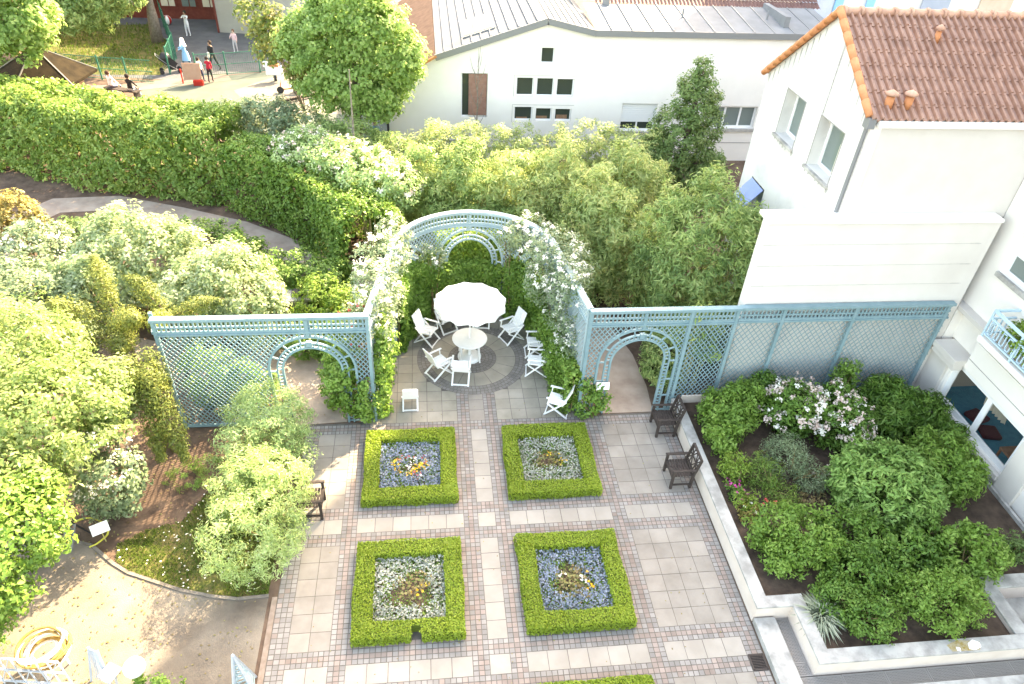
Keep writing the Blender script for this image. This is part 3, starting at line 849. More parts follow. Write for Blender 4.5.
# red tiled rear roof, courses modelled as steps
mb = MB()
for k in range(16):
    y0, z0 = 27.15 + k * .42, 6.26 + k * .20
    nxx = 60
    for i in range(nxx):
        x0 = 6.9 + i * (11.0 / nxx); x1 = x0 + 11.0 / nxx
        xm = (x0 + x1) / 2
        mb.add([(x0, y0, z0 + .02), (xm, y0, z0 + .075), (x1, y0, z0 + .02), (x0, y0 + .44, z0 + .20), (xm, y0 + .44, z0 + .255), (x1, y0 + .44, z0 + .20)], [(0, 1, 4, 3), (1, 2, 5, 4)])
obj('tiled_roof', mb, M['red_tile'], house, world=True)
mb = MB(); mb.bx(7.2, 7.5, 26.9, 27.1, 6.25, 6.5); obj('roof_hatch', mb, M['zinc_light'], house, world=True)
for xx in (10.6, 14.6): mb = MB(); mb.tube([(xx, 25.6, 6.0), (xx, 25.6, 6.5)], .05); obj('roof_vent', mb, M['zinc_light'], house, world=True)
mb = MB(); mb.bx(15.0, 15.25, 24.6, 27.2, 6.05, 6.5); obj('parapet', mb, M['zinc_light'], house, world=True)
mb = MB(); mb.tube([(-2.72, HY - .06, 0), (-2.72, HY - .06, 3.3)], .05)
obj('downpipe', mb, M['dark_metal'], house, world=True)
mb = MB(); mb.box((-2.45, HY - .18, 3.05), (.18, .3, .2)); mb.beam((-2.45, HY - .05, 2.95), (-2.45, HY, 3.2), .05, .05)
obj('wall_lamp', mb, M['dark_metal'], house, world=True)

# ---- right gabled house with roman tile roof
GX, GY0, GY1, GR = 9.05, 7.12, 12.7, 9.7
gable = thing('gabled_house', 'white gable-end house with terracotta roman tile roof on the right', 'house', (12, 10, 0))
plg = lambda u, v: (GX, u, v)
ng = Vector((-1, 0, 0))
w1, w2 = (10.14, 11.30, 6.42, 7.70), (7.95, 9.20, 6.38, 7.71)
w3 = (11.0, 12.0, 3.55, 4.75)
loops = [[(GY0, -.05), (GY1, -.05), (GY1, 7.70), (GR, 10.02), (GY0, 8.38)], rect(*w1), rect(*w2), rect(*w3)]
mb = MB(); wall_face(mb, loops, plg, ng, .40)
obj('gable_wall', mb, M['wall_stained'], gable, world=True)
mb = MB(); mb.quad((GX, GY0, 5.9), (22, GY0, 5.9), (22, GY0, 8.45), (GX, GY0, 8.45))
mb.quad((GX, GY1, 0), (22, GY1, 0), (22, GY1, 7.66), (GX, GY1, 7.66)); mb.quad((22, GY0, 0), (22, GY1, 0), (22, GY1, 8), (22, GY0, 8))
obj('front_wall', mb, M['wall_cream'], gable, world=True)
mb = MB(); mb.bx(GX + .45, GX + .47, 8.0, 11.3, 5.8, 8.0); mb.bx(GX + .45, GX + .47, 11.4, 12.5, 3.2, 4.6)
obj('interior', mb, M['interior'], gable, world=True)
def win_g(q, glass, asym):
    f = window('window', gable, plg, ng, *q, .36, 1, glass, M['white_paint'], .10, sill=.08)
    u0, u1, v0, v1 = q
    for a0, a1, b0, b1 in ((u0 - .02, u1 + .02, v1 + .002, v1 + .022), (u0 - .022, u0 - .002, v0, v1), (u1 + .002, u1 + .022, v0, v1)):
        mb = MB(); mb.bx(GX - .012, GX - .002, a0, a1, b0, b1); obj('surround', mb, M['joint'], f, world=True)
    mb = MB(); mb.bx(GX + .25, GX + .275, u0 + .1, u0 + (u1 - u0) * .34, v0 + .12, v0 + .9); obj('curtain', mb, M['linen'], f, world=True) if asym else None
    for k in range(7):
        a = u0 - .02 + k * (u1 - u0) / 6
        mb = MB(); mb.quad((GX - .0032, a - .07, v0 - .085), (GX - .0032, a + .07, v0 - .085), (GX - .0032, a + .03, v0 - rnd.uniform(.12, .24)), (GX - .0032, a - .05, v0 - rnd.uniform(.12, .2))); obj('drip_stain', mb, M['grime'], f, world=True)
win_g(w1, M['grey_glass'], 0); win_g(w2, M['grey_glass'], 1)
f = window('window', gable, plg, ng, *w3, .34, 1, M['grey_glass'], M['white_paint'], .07, sill=.08)
mb = MB(); mb.add([(GX - .02, 11.05, 4.72), (GX - .02, 11.95, 4.72), (GX - .62, 11.95, 4.0), (GX - .62, 11.05, 4.0), (GX - .02, 11.05, 4.69), (GX - .02, 11.95, 4.69), (GX - .61, 11.95, 3.97), (GX - .61, 11.05, 3.97)],
             [(0, 1, 2, 3), (7, 6, 5, 4), (0, 4, 5, 1), (1, 5, 6, 2), (2, 6, 7, 3), (3, 7, 4, 0)])
obj('awning', mb, M['blue_awning'], f, world=True)
# drip stains below the verge, on the wall
def stain(mb): obj('drip_stain', mb, M['grime'], gable, world=True)
for k in range(11):
    mb = MB()
    u = 10.2 + k * .24; top = 10.02 - (u - GR) * (10.02 - 7.70) / (GY1 - GR) - .08
    ln = rnd.uniform(.2, .55)
    mb.quad((GX - .003, u - .034, top), (GX - .003, u + .034, top), (GX - .003, u + .006, top - ln), (GX - .003, u - .006, top - ln)); stain(mb)
for k in range(5):
    mb = MB()
    u = 7.5 + k * .42; top = 8.38 + (u - GY0) * (10.02 - 8.38) / (GR - GY0) - .09
    mb.quad((GX - .003, u - .036, top), (GX - .003, u + .036, top), (GX - .003, u + .006, top - rnd.uniform(.3, .6)), (GX - .003, u - .006, top - .5)); stain(mb)
mb = MB(); mb.quad((GX - .0035, 9.12, 9.5), (GX - .0035, 9.20, 9.5), (GX - .0035, 9.22, 7.75), (GX - .0035, 9.17, 7.75)); stain(mb)
# roof of roman tiles: wavy courses
def tile_roof(x0, x1, eave, ridge, courses, period=.19, per=8):
    mb = MB()
    ex, ez = eave; rx_, rz_ = ridge
    n = int((x1 - x0) / period * per)
    d = Vector((0, rx_ - ex, rz_ - ez)); L = d.length; d.normalize()
    up = Vector((0, -d.z, d.y)) if d.y > 0 else Vector((0, d.z, -d.y))
    for c in range(courses):
        s0 = L * c / courses - .03; s1 = L * (c + 1) / courses + .02
        vs = []
        for i in range(n + 1):
            x = x0 + (x1 - x0) * i / n
            ph = (i % per) / per
            h = .085 * max(0, math.sin(2 * math.pi * ph)) ** .8 if ph < .5 else -.02 * math.sin(math.pi * (ph - .5) * 2)
            jit = .004 * math.sin(i // per * 7.7 + c * 3.1)
            for s, lift in ((s0, -.03), (s0, .022), (s1, .0)):
                p = Vector((x, ex, ez)) + d * s + up * (h + lift + jit)
                vs.append(p)
        fs = []
        for i in range(n):
            q = i * 3
            fs += [(q, q + 3, q + 4, q + 1), (q + 1, q + 4, q + 5, q + 2)]
        mb.add(vs, fs)
    return mb
mb = tile_roof(GX - .08, 21.9, (GY0 - .10, 8.42), (GR, 10.05), 8)
roof = obj('roof', mb, M['terracotta'], gable, world=True, smooth=False)
mb = MB(); mb.quad((GX - .06, GR, 10.02), (22, GR, 10.02), (22, GY1 + .2, 7.60), (GX - .06, GY1 + .2, 7.60)); mb.quad((GX - .05, GY0 - .12, 8.38), (22, GY0 - .12, 8.38), (22, GR, 9.97), (GX - .05, GR, 9.97))
obj('roof_deck', mb, M['terracotta'], roof, world=True)
mb = MB()
def verge(a, b, n, w=.095):
    a, b = Vector(a), Vector(b)
    for i in range(n):
        p, q = a + (b - a) * (i / n), a + (b - a) * ((i + 1.12) / n)
        mb.tube([p, q], [w * .86, w], 10)
verge((GX - .09, GY1 + .16, 7.64), (GX - .09, GR, 10.10), 12); verge((GX - .10, GY0 - .02, 8.46), (GX - .10, GR, 10.10), 8)
obj('verge_tile', mb, M['verge_tile'], roof, world=True, smooth=True)
mb = MB()
for i in range(30): mb.tube([(GX + i * .43, GR, 10.07), (GX + (i + 1) * .43, GR, 10.07)], [.10, .10], 10); mb.tube([(GX + i * .43 - .025, GR, 10.08), (GX + i * .43 + .03, GR, 10.08)], [.125, .125], 10)
obj('ridge_tile', mb, M['ridge_tile'], roof, world=True, smooth=True)
for xx, yy, rr in ((9.45, 7.34, .10), (9.92, 7.34, .10), (11.2, 9.0, .07)):
    zz = 8.42 + (yy - GY0 + .10) * 1.63 / (GR - GY0 + .10)
    mb = MB(); mb.tube([(xx, yy, zz - .05), (xx, yy, zz + .22)], [rr, rr * .9], 12)
    v = obj('roof_vent', mb, M['verge_tile'], roof, world=True, smooth=True)
    mb = MB(); mb.lathe([(rr * 1.5, 0), (rr * 1.4, .05), (.01, .12)], (xx, yy, zz + .26), 12)
    obj('cap', mb, M['ridge_tile'], v, world=True, smooth=True)
mb = MB(); mb.bx(GX + .1, 22, GY0 - .20, GY0 - .06, 8.26, 8.40); mb.bx(GX + .02, GX + .30, GY0 - .03, GY0 - .002, 5.98, 8.30)
obj('gutter', mb, M['wall_white'], gable, world=True)
mb = MB(); mb.tube([(GX - .05, GY0 + .03, 8.2), (GX - .05, GY0 + .03, 6.04)], .045, 10); mb.box((GX - .05, GY0 - .02, 8.32), (.18, .22, .24))
obj('downpipe', mb, M['gutter'], gable, world=True)

# ---- boundary wall carrying the trellis
bw = thing('boundary_wall', 'tall white boundary wall with horizontal joints and flat coping', 'wall', (10, 6.8, 0))
mb = MB(); mb.bx(7.15, 13.28, 6.76, 7.11, 0, 5.94)
obj('wall', mb, M['wall_boundary'], bw, world=True)
mb = MB(); mb.bx(7.10, 13.28, 6.70, 7.115, 5.945, 6.04); mb.bx(7.10, 9.19, 7.118, 7.30, 5.945, 6.04)
obj('coping', mb, M['wall_white'], bw, world=True, bevel=.01)
mb = MB()
for z in (4.12, 4.72, 5.33):
    mb.bx(7.16, 13.0, 6.7545, 6.758, z, z + .012)
    mb.bx(7.16, 7.5, 6.751, 6.754, z, z + .022); mb.bx(12.7, 12.95, 6.751, 6.754, z - .005, z + .02)
obj('joint', mb, M['pale_stain'], bw, world=True)

# ---- right building with big windows and balcony
rb = thing('corner_building', 'white building at the right edge with big ground-floor windows and a blue balcony', 'building', (13.5, 4, 0))
RX = 13.3
plr = lambda u, v: (RX, u, v)
nr = Vector((-1, 0, 0))
a1, a2 = (4.57, 5.82, .88, 2.02), (3.13, 4.40, .90, 2.06)
big = (3.0, 5.97, .74, 2.14)
loops = [[(-8, 0), (6.74, 0), (6.74, 2.3), (5.62, 2.3), (5.62, 3.0), (-8, 3.0)], rect(*big)]
mb = MB(); wall_face(mb, loops, plr, nr, .16)
mb.quad((RX + .5, -8, 3.0), (RX, -8, 3.0), (RX, 5.62, 3.0), (RX + .5, 5.62, 3.0)); mb.quad((RX, 5.62, 2.3), (RX + .6, 5.62, 2.3), (RX + .6, 5.62, 3.0), (RX, 5.62, 3.0))
mb.bx(RX + .001, 30, 6.741, 7.1, 0, 3.3)
obj('ground_floor_wall', mb, M['wall_white'], rb, world=True)
mb = MB()
up = (5.29, 6.36, 4.72, 5.98)
wall_face(mb, [[(-8, 2.35), (7.1, 2.35), (7.1, 17.5), (-8, 17.5)], rect(*up)], lambda u, v: (RX + .28, u, v), nr, .2)
mb.quad((RX + .28, 7.1, 3.4), (30, 7.1, 3.4), (30, 7.1, 17.5), (RX + .28, 7.1, 17.5)); mb.quad((RX + .28, -8, 17.5), (RX + .28, 7.1, 17.5), (30, 7.1, 17.5), (30, -8, 17.5))
obj('upper_wall', mb, M['wall_white'], rb, world=True)
mb = MB(); mb.bx(RX - .34, RX + .279, 5.63, 6.62, 2.18, 2.36); mb.bx(RX - .30, RX - .02, 5.63, 6.60, 2.02, 2.178)
obj('window_hood', mb, M['wall_cream'], rb, world=True, bevel=.01)
mb = MB(); mb.bx(RX - .001, RX + .279, 5.63, 7.09, 3.28, 3.40)
obj('string_course', mb, M['wall_cream'], rb, world=True)
for (u0, u1) in ((6.05, 6.76), (2.34, 2.98)):
    mb = MB(); mb.bx(RX - .10, RX - .002, u0, u1, .36, 2.02); obj('pilaster', mb, M['wall_cream'], rb, world=True, bevel=.006)
mb = MB(); mb.bx(RX - .14, RX - .002, 2.99, 6.04, .58, .735)
obj('sill', mb, M['wall_cream'], rb, world=True, bevel=.006)
mb = MB(); mb.bx(RX - .22, RX - .145, -3, 6.5, .3, .46)
obj('plinth', mb, M['stone_cap'], rb, world=True)
mb = MB(); mb.bx(RX - .012, RX - .002, -2, 5.6, 2.46, 2.475)
obj('wall_joint', mb, M['joint'], rb, world=True)
window('window', rb, plr, nr, 3.0, 5.97, .74, 2.14, .14, 2, M['glass'], M['white_paint'], .17)
f = window('window', rb, lambda u, v: (RX + .28, u, v), nr, *up, .16, 1, M['grey_glass'], M['white_paint'], .09, sill=.12)
mb = MB(); mb.bx(RX + .36, RX + .40, up[0] + .1, up[1] - .1, up[2] + .55, up[3] - .08); obj('shutter', mb, M['roller_white'], f, world=True)
# room behind the glass
mb = MB(); mb.bx(RX + .3, RX + 5, 1.5, 6.7, .40, .45); struct('room_floor', mb, M['carpet_blue'])
mb = MB(); mb.bx(RX + 5, RX + 5.1, 1.5, 6.7, .4, .9); mb.bx(RX + .3, RX + 5, 1.4, 1.5, .4, 2.3); mb.bx(RX + .3, RX + 5, 6.7, 6.74, .45, 2.3); struct('room_wall', mb, M['interior'])
mb = MB(); mb.bx(RX + .3, RX + 5, 1.5, 6.7, 2.3, 2.34); struct('room_ceiling', mb, M['interior'])
t = thing('curtain', 'cream curtain hanging behind the left ground-floor window', 'curtain', (RX + .6, 4.9, .5))
mb = MB(); n = 40
for i in range(n):
    y0 = -.42 + i * .021; dx = .05 * math.sin(i * 1.1)
    y1 = y0 + .021; dx1 = .05 * math.sin((i + 1) * 1.1)
    mb.quad((.35 + dx, y0, .55), (.35 + dx1, y1, .55), (.15 + dx1 * .5, y1, 1.5), (.15 + dx * .5, y0, 1.5))
obj('cloth', mb, M['linen'], t)
for i, (xx, yy, rz, lab) in enumerate([(RX + 1.0, 5.35, .3, 'dark red floor cushion behind the left window, farther from the mullion'), (RX + .95, 4.72, -.2, 'dark red floor cushion behind the left window, beside the mullion')]):
    t = thing('floor_cushion', lab, 'cushion', (xx, yy, .45), rz, 'floor cushions behind the window')
    mb = MB(); mb.box((0, 0, .07), (.5, .5, .14)); obj('pad', mb, M['cushion_red'], t, bevel=.05)
t = thing('slatted_chair', 'brown slatted wooden chair behind the right ground-floor window', 'chair', (RX + .75, 3.55, .45))
mb = MB(); mb.box((0, 0, .42), (.55, .6, .05)); obj('seat', mb, M['brown_wood'], t)
mb = MB()
for k in range(8): mb.beam((.26, -.27 + k * .077, .45), (.36, -.27 + k * .077, 1.05), .03, .02)
mb.beam((.36, -.3, 1.05), (.36, .3, 1.05), .04, .05); obj('backrest', mb, M['brown_wood'], t)
for sx in (-1, 1):
    for sy in (-1, 1):
        mb = MB(); mb.box((sx * .24, sy * .26, .2), (.05, .05, .4)); obj('leg', mb, M['brown_wood'], t)
# balcony
mb = MB(); mb.bx(RX - .45, RX + .279, -4, 5.30, 3.36, 3.52)
obj('balcony_slab', mb, M['wall_white'], rb, world=True, bevel=.01)
mb = MB()
bxx = RX - .40
mb.bx(bxx - .025, bxx + .025, -4, 5.27, 4.26, 4.33); mb.bx(bxx - .02, bxx + .02, -4, 5.27, 3.60, 3.64); mb.bx(bxx - .02, bxx + .02, -4, 5.27, 4.05, 4.09)
for yy in (5.25, 4.2, 3.1, 2.0, .9): mb.bx(bxx - .022, bxx + .022, yy - .022, yy + .022, 3.52, 4.26)
for k in range(40):
    c = 5.10 - k * .225
    for dy in (-.06, .06): mb.bx(bxx - .014, bxx + .014, c + dy - .012, c + dy + .012, 3.68, 4.01)
    for z in (3.67, 4.0): mb.bx(bxx - .014, bxx + .014, c - .072, c + .072, z, z + .025)
mb.bx(bxx + .025, RX + .27, 5.23, 5.27, 4.26, 4.33); mb.bx(bxx + .025, RX + .27, 5.23, 5.27, 3.60, 3.64); mb.bx(bxx + .025, RX + .27, 5.23, 5.27, 4.05, 4.09)
for k in range(3): mb.bx(bxx + .15 + k * .17, bxx + .175 + k * .17, 5.235, 5.265, 3.64, 4.05)
obj('balcony_railing', mb, mat('balcony_paint', (.40, .56, .66), .5, (.46, .62, .71), 4, 3), rb, world=True)

# ---- tall block added behind the roofs, mostly unseen, to shade the courtyard
blk = thing('shade_block', 'tall block added behind the tiled roofs to shade the courtyard, mostly unseen', 'building', (38, 46, 0))
mb = MB(); mb.prism([(20.0, 34), (85, 34), (85, 46), (30.0, 46)], 0, 53); mb.prism([(18.9, 36), (21.55, 36), (27.4, 43.4), (25.0, 43.4)], 0, 27)  # left faces slant along the sun; the lower wing is added to shade the patio
obj('wall', mb, M['wall_white'], blk, world=True)
FP = {'blue_board': ((.50, .56, .68), (.62, .66, .74)), 'sky_board': ((.25, .55, .82), (.30, .60, .84)), 'tan_board': ((.60, .45, .33), (.68, .54, .42)), 'slate_board': ((.36, .40, .47), (.42, .46, .52))}
for q in FP: M[q] = mat(q, FP[q][0], .7, FP[q][1], 1.5, 5)
for x0, x1, z0, z1, mm in ((20.3, 22.2, .2, 12, 'blue_board'), (22.3, 22.8, .2, 12, 'sky_board'), (24.2, 24.7, .2, 12, 'sky_board'), (27.6, 29.3, .2, 12, 'slate_board'), (31.2, 33.2, .2, 12, 'tan_board'), (35.2, 36.6, .2, 12, 'slate_board')):
    mb = MB(); mb.bx(x0, x1, 33.9, 33.99, z0, z1)
    obj('facade_panel', mb, M[mm], blk, world=True)

# school building behind the yard
sb = thing('school_building', 'school building with dark red window frames behind the grey yard', 'building', (-17, 47, 0))
mb = MB(); mb.bx(-26, -14.95, 47.6, 56, 0, 7); obj('wall', mb, M['red_frame'], sb, world=True)
for k in range(6):
    x0 = -23.2 + k * 1.38
    mb = MB(); mb.bx(x0, x0 + 1.1, 47.5, 47.59, .75, 2.6); w = obj('window', mb, M['red_frame'], sb, world=True)
    mb = MB(); mb.bx(x0 + .1, x0 + .55, 47.46, 47.495, .85, 2.5); mb.bx(x0 + .62, x0 + 1.0, 47.46, 47.495, .85, 2.5); obj('pane', mb, M['linen'] if k % 2 else M['grey_glass'], w, world=True)
sb = thing('school_annex', 'beige rendered block with blank wall beside the grey school yard', 'building', (-10, 46, 0))
mb = MB(); mb.prism([(-14.6, 44.4), (-5, 43.4), (-5, 56), (-14.6, 56)], 0, 7); obj('wall', mb, M['beige_wall'], sb, world=True)
mb = MB(); mb.bx(-14.72, -14.60, 44.3, 44.45, 0, 7); obj('corner_post', mb, M['red_frame'], sb, world=True)
# low pavilion at far left
pv = thing('brick_pavilion', 'brick pavilion with white window frames at the far left', 'building', (-27, 40, 0))
mb = MB(); mb.bx(-34, -24.6, 37.5, 46, 0, 4.0); obj('wall', mb, M['brick'], pv, world=True)
mb = MB(); mb.bx(-34.3, -24.4, 37.2, 46.3, 4.0, 4.3); obj('roof', mb, M['hut_roof'], pv, world=True)
for k in range(3):
    mb = MB()
    x0 = -27.6 + k * -2.4
    mb.bx(x0, x0 + 2.0, 37.40, 37.49, .3, .5); mb.bx(x0, x0 + 2.0, 37.40, 37.49, 2.3, 2.5)
    for q in (0, .62, 1.24, 1.86): mb.bx(x0 + q, x0 + q + .14, 37.40, 37.49, .5, 2.3)
    w = obj('window', mb, M['white_paint'], pv, world=True)
    mb = MB(); mb.bx(x0 + .1, x0 + 1.9, 37.45, 37.48, .5, 2.3); obj('pane', mb, M['interior'], w, world=True)
mb = MB()
for q in range(5): mb.bx(-24.58, -24.5, 38.0 + q * 1.5, 39.2 + q * 1.5, .4, 2.6)
obj('window', mb, M['white_paint'], pv, world=True)

# =================================================================== TRELLIS
def pbar(mb, mp, a, b, width, w0, w1, nseg=1, mi=0):
    """bar in a panel's own (u, z) plane between a and b, from depth w0 to w1, carried to the world by mp"""
    a, b = Vector(a), Vector(b)
    d = (b - a)
    if d.length < 1e-5: return
    n = Vector((-d.y, d.x)).normalized() * (width / 2)
    vs = []
    for i in range(nseg + 1):
        p = a + d * (i / nseg)
        for q, w in ((p - n, w0), (p + n, w0), (p + n, w1), (p - n, w1)): vs.append(mp(q.x, q.y, w))
    fs = [(3, 2, 1, 0), tuple(nseg * 4 + k for k in range(4))]
    for i in range(nseg):
        for k in range(4): fs.append((i * 4 + k, i * 4 + (k + 1) % 4, i * 4 + 4 + (k + 1) % 4, i * 4 + 4 + k))
    mb.add(vs, fs, mi)

def lattice(mb, mp, u0, u1, z0, z1, inside, step=.128, ang=52, width=.026, curved=False):
    for sgn, w0 in ((1, -.016), (-1, .002)):
        dx, dz = math.cos(R(ang)) * sgn, math.sin(R(ang))
        H_ = (z1 - z0) / dz
        off = abs(dx * H_)
        c = u0 - off - step
        while c < u1 + off + step:
            st = None; ds = .03
            k = 0; n = int(H_ / ds)
            while k <= n + 1:
                t = k * ds
                u, z = c + dx * t, z0 + dz * t
                ok = k <= n and u0 <= u <= u1 and inside(u, z)
                if ok and st is None: st = t
                if not ok and st is not None:
                    e = t - ds
                    if e - st > .05:
                        pbar(mb, mp, (c + dx * st, z0 + dz * st), (c + dx * e, z0 + dz * e), width, w0, w0 + .014, max(1, int((e - st) / .35)) if curved else 1)
                    st = None
                k += 1
            c += step
def arc(mb, mp, cu, cz, r, width, w0, w1, a0=0., a1=math.pi, n=20):
    vs = []
    for i in range(n + 1):
        a = a0 + (a1 - a0) * i / n
        for rr, w in ((r - width / 2, w0), (r + width / 2, w0), (r + width / 2, w1), (r - width / 2, w1)):
            vs.append(mp(cu + rr * math.cos(a), cz + rr * math.sin(a), w))
    fs = [(3, 2, 1, 0), tuple(n * 4 + k for k in range(4))]
    for i in range(n):
        for k in range(4): fs.append((i * 4 + k, i * 4 + (k + 1) % 4, i * 4 + 4 + (k + 1) % 4, i * 4 + 4 + k))
    mb.add(vs, fs)

ZS, ZF, ZT = 1.87, 3.12, 3.50      # arch spring line, frieze foot, frieze top
def arch_frame(mp, cu, parent, zfoot, curved, m):
    mb = MB(); sg = 6 if curved else 1
    for r, wd in ((.745, .05), (.885, .035), (1.085, .06)):
        arc(mb, mp, cu, ZS, r, wd, -.035, .035)
        for s in (-1, 1): pbar(mb, mp, (cu + s * r, zfoot), (cu + s * r, ZS), wd, -.035, .035)
    for k in range(23):                                   # ladder rungs on the inner ring
        a = math.pi * (k + .5) / 23
        pbar(mb, mp, (cu + .765 * math.cos(a), ZS + .765 * math.sin(a)), (cu + .87 * math.cos(a), ZS + .87 * math.sin(a)), .03, -.02, .02)
    for k in range(1, 7):                                 # spacers on the outer ring
        a = math.pi * k / 7
        pbar(mb, mp, (cu + .90 * math.cos(a), ZS + .90 * math.sin(a)), (cu + 1.06 * math.cos(a), ZS + 1.06 * math.sin(a)), .035, -.02, .02)
    for s in (-1, 1):
        z = zfoot + .06
        while z < ZS - .02:
            pbar(mb, mp, (cu + s * .765, z), (cu + s * .87, z), .03, -.02, .02); z += .112
        for z in (zfoot + .05, zfoot + .6, zfoot + 1.2, ZS - .01):
            pbar(mb, mp, (cu + s * .90, z), (cu + s * 1.06, z), .035, -.02, .02)
    return obj('arch_frame', mb, m, parent, world=True)

def trellis_panel(t, mp, u0, u1, arches, posts, zfoot=.06, curved=False, m=None, step=.128, width=.026):
    m = m or M['trellis']
    def inside(u, z):
        for cu in arches:
            if abs(u - cu) < 1.10 and (z < ZS or math.hypot(u - cu, z - ZS) < 1.10): return False
        return True
    mb = MB(); lattice(mb, mp, u0, u1, zfoot, ZF, inside, step=step, curved=curved, width=width)
    obj('lattice', mb, m, t, world=True)
    ns = max(1, int((u1 - u0) / .3)) if curved else 1
    mb = MB()                                             # frieze: two rows of small square openings
    z1, z2, z3 = ZF + .04, (ZF + ZT) / 2, ZT - .01
    for z, wd in ((z1, .085), (z2, .045), (z3, .07)): pbar(mb, mp, (u0, z), (u1, z), wd, -.02, .02, ns)
    u = u0 + .06
    while u < u1:
        pbar(mb, mp, (u, z1 + .04), (u, z3 - .03), .042, -.012, .012); u += .108
    obj('frieze', mb, m, t, world=True)
    mb = MB()
    pbar(mb, mp, (u0 - .03, ZT + .055), (u1 + .03, ZT + .055), .07, -.085, .085, ns)
    pbar(mb, mp, (u0 - .02, ZF - .02), (u1 + .02, ZF - .02), .05, -.05, .05, ns)
    obj('cornice', mb, M['trellis_pale'] if m is M['trellis_pale'] else m, t, world=True)
    mb = MB()
    segs = []
    cuts = sorted([u0] + [a + s * 1.115 for a in arches for s in (-1, 1)] + [u1])
    for a, b in zip(cuts[::2], cuts[1::2]):
        if b > a + .05: pbar(mb, mp, (a, zfoot), (b, zfoot), .08, -.03, .03, max(1, int((b - a) / .3)) if curved else 1)
    if mb.v: obj('bottom_rail', mb, m, t, world=True)
    for p in posts:
        mb = MB(); pbar(mb, mp, (p, 0 if zfoot < .3 else zfoot), (p, ZT), .085, -.045, .045)
        obj('post', mb, m, t, world=True)
    for cu in arches:
        arch_frame(mp, cu, t, 0 if zfoot < .3 else zfoot, curved, m)
        mb = MB(); pbar(mb, mp, (cu, ZS + 1.12), (cu, ZT - .02), .085, -.04, .04)
        mb.box((mp(cu, ZS + .86, 0)), (.14, .1, .14)) if not curved else None
        obj('keystone_post', mb, m, t, world=True)

def flat(p0, p1):
    p0, p1 = Vector(p0), Vector(p1); d = (p1 - p0).normalized(); n = Vector((d.y, -d.x))
    return (lambda u, z, w: (p0.x + d.x * u + n.x * w, p0.y + d.y * u + n.y * w, z)), (p1 - p0).length
TY = 6.6
t = thing('trellis_screen', 'blue-grey lattice trellis screen with an arch, left of the round patio', 'trellis', (-5, TY, 0))
trellis_panel(t, lambda u, z, w: (u, TY - w, z), -7.6, -2.55, [-4.04], [-7.58, -2.58], m=M['trellis'])
mp, L = flat((-7.66, 6.66), (-7.74, 6.98))
mb = MB(); lattice(mb, mp, 0, L, .06, ZF, lambda u, z: True); pbar(mb, mp, (0, ZF), (L, ZF), .08, -.04, .04); pbar(mb, mp, (L, 0), (L, ZT), .08, -.04, .04)
obj('return_panel', mb, M['trellis'], t, world=True)
t = thing('trellis_screen', 'blue-grey lattice trellis screen with an arch over the brown path, beside the planter', 'trellis', (5, TY, 0))
trellis_panel(t, lambda u, z, w: (u, TY - w, z), 3.04, 6.98, [4.5], [3.06, 5.72, 6.95], step=.138)
t = thing('wall_trellis', 'long blue-grey lattice trellis mounted on the white boundary wall', 'trellis', (10, 6.66, .6))
trellis_panel(t, lambda u, z, w: (u, 6.63 - w, z), 7.04, 13.0, [], [8.25, 10.25, 12.9], zfoot=.62, step=.155, width=.021)
# curved exedra round the patio and its two wings
ER, EX, EY = 2.36, .27, 9.6
def ex_map(u, z, w):
    a = math.pi - u / ER
    return (EX + (ER - w) * math.cos(a), EY + (ER - w) * math.sin(a), z)
EL = math.pi * ER
t = thing('curved_trellis', 'curved pale blue lattice trellis with arches round the back of the patio', 'trellis', (EX, EY + ER, 0))
trellis_panel(t, ex_map, 0, EL, [EL * .5, EL * .5 + ER * R(62), EL * .5 - ER * R(62)], [0, EL], curved=True, m=M['trellis_pale'])
for p0, p1, lab in (((-2.57, 6.68), (-2.12, 9.5), 'lattice trellis wing under the white roses, left of the patio'), ((2.66, 9.5), (3.03, 6.68), 'lattice trellis wing above the ivy, right of the patio')):
    mp, L = flat(p0, p1)
    t = thing('trellis_wing', lab, 'trellis', (p0[0], p0[1], 0))
    trellis_panel(t, mp, 0, L, [], [0.02, L * .5, L - .02], m=M['trellis_pale'])

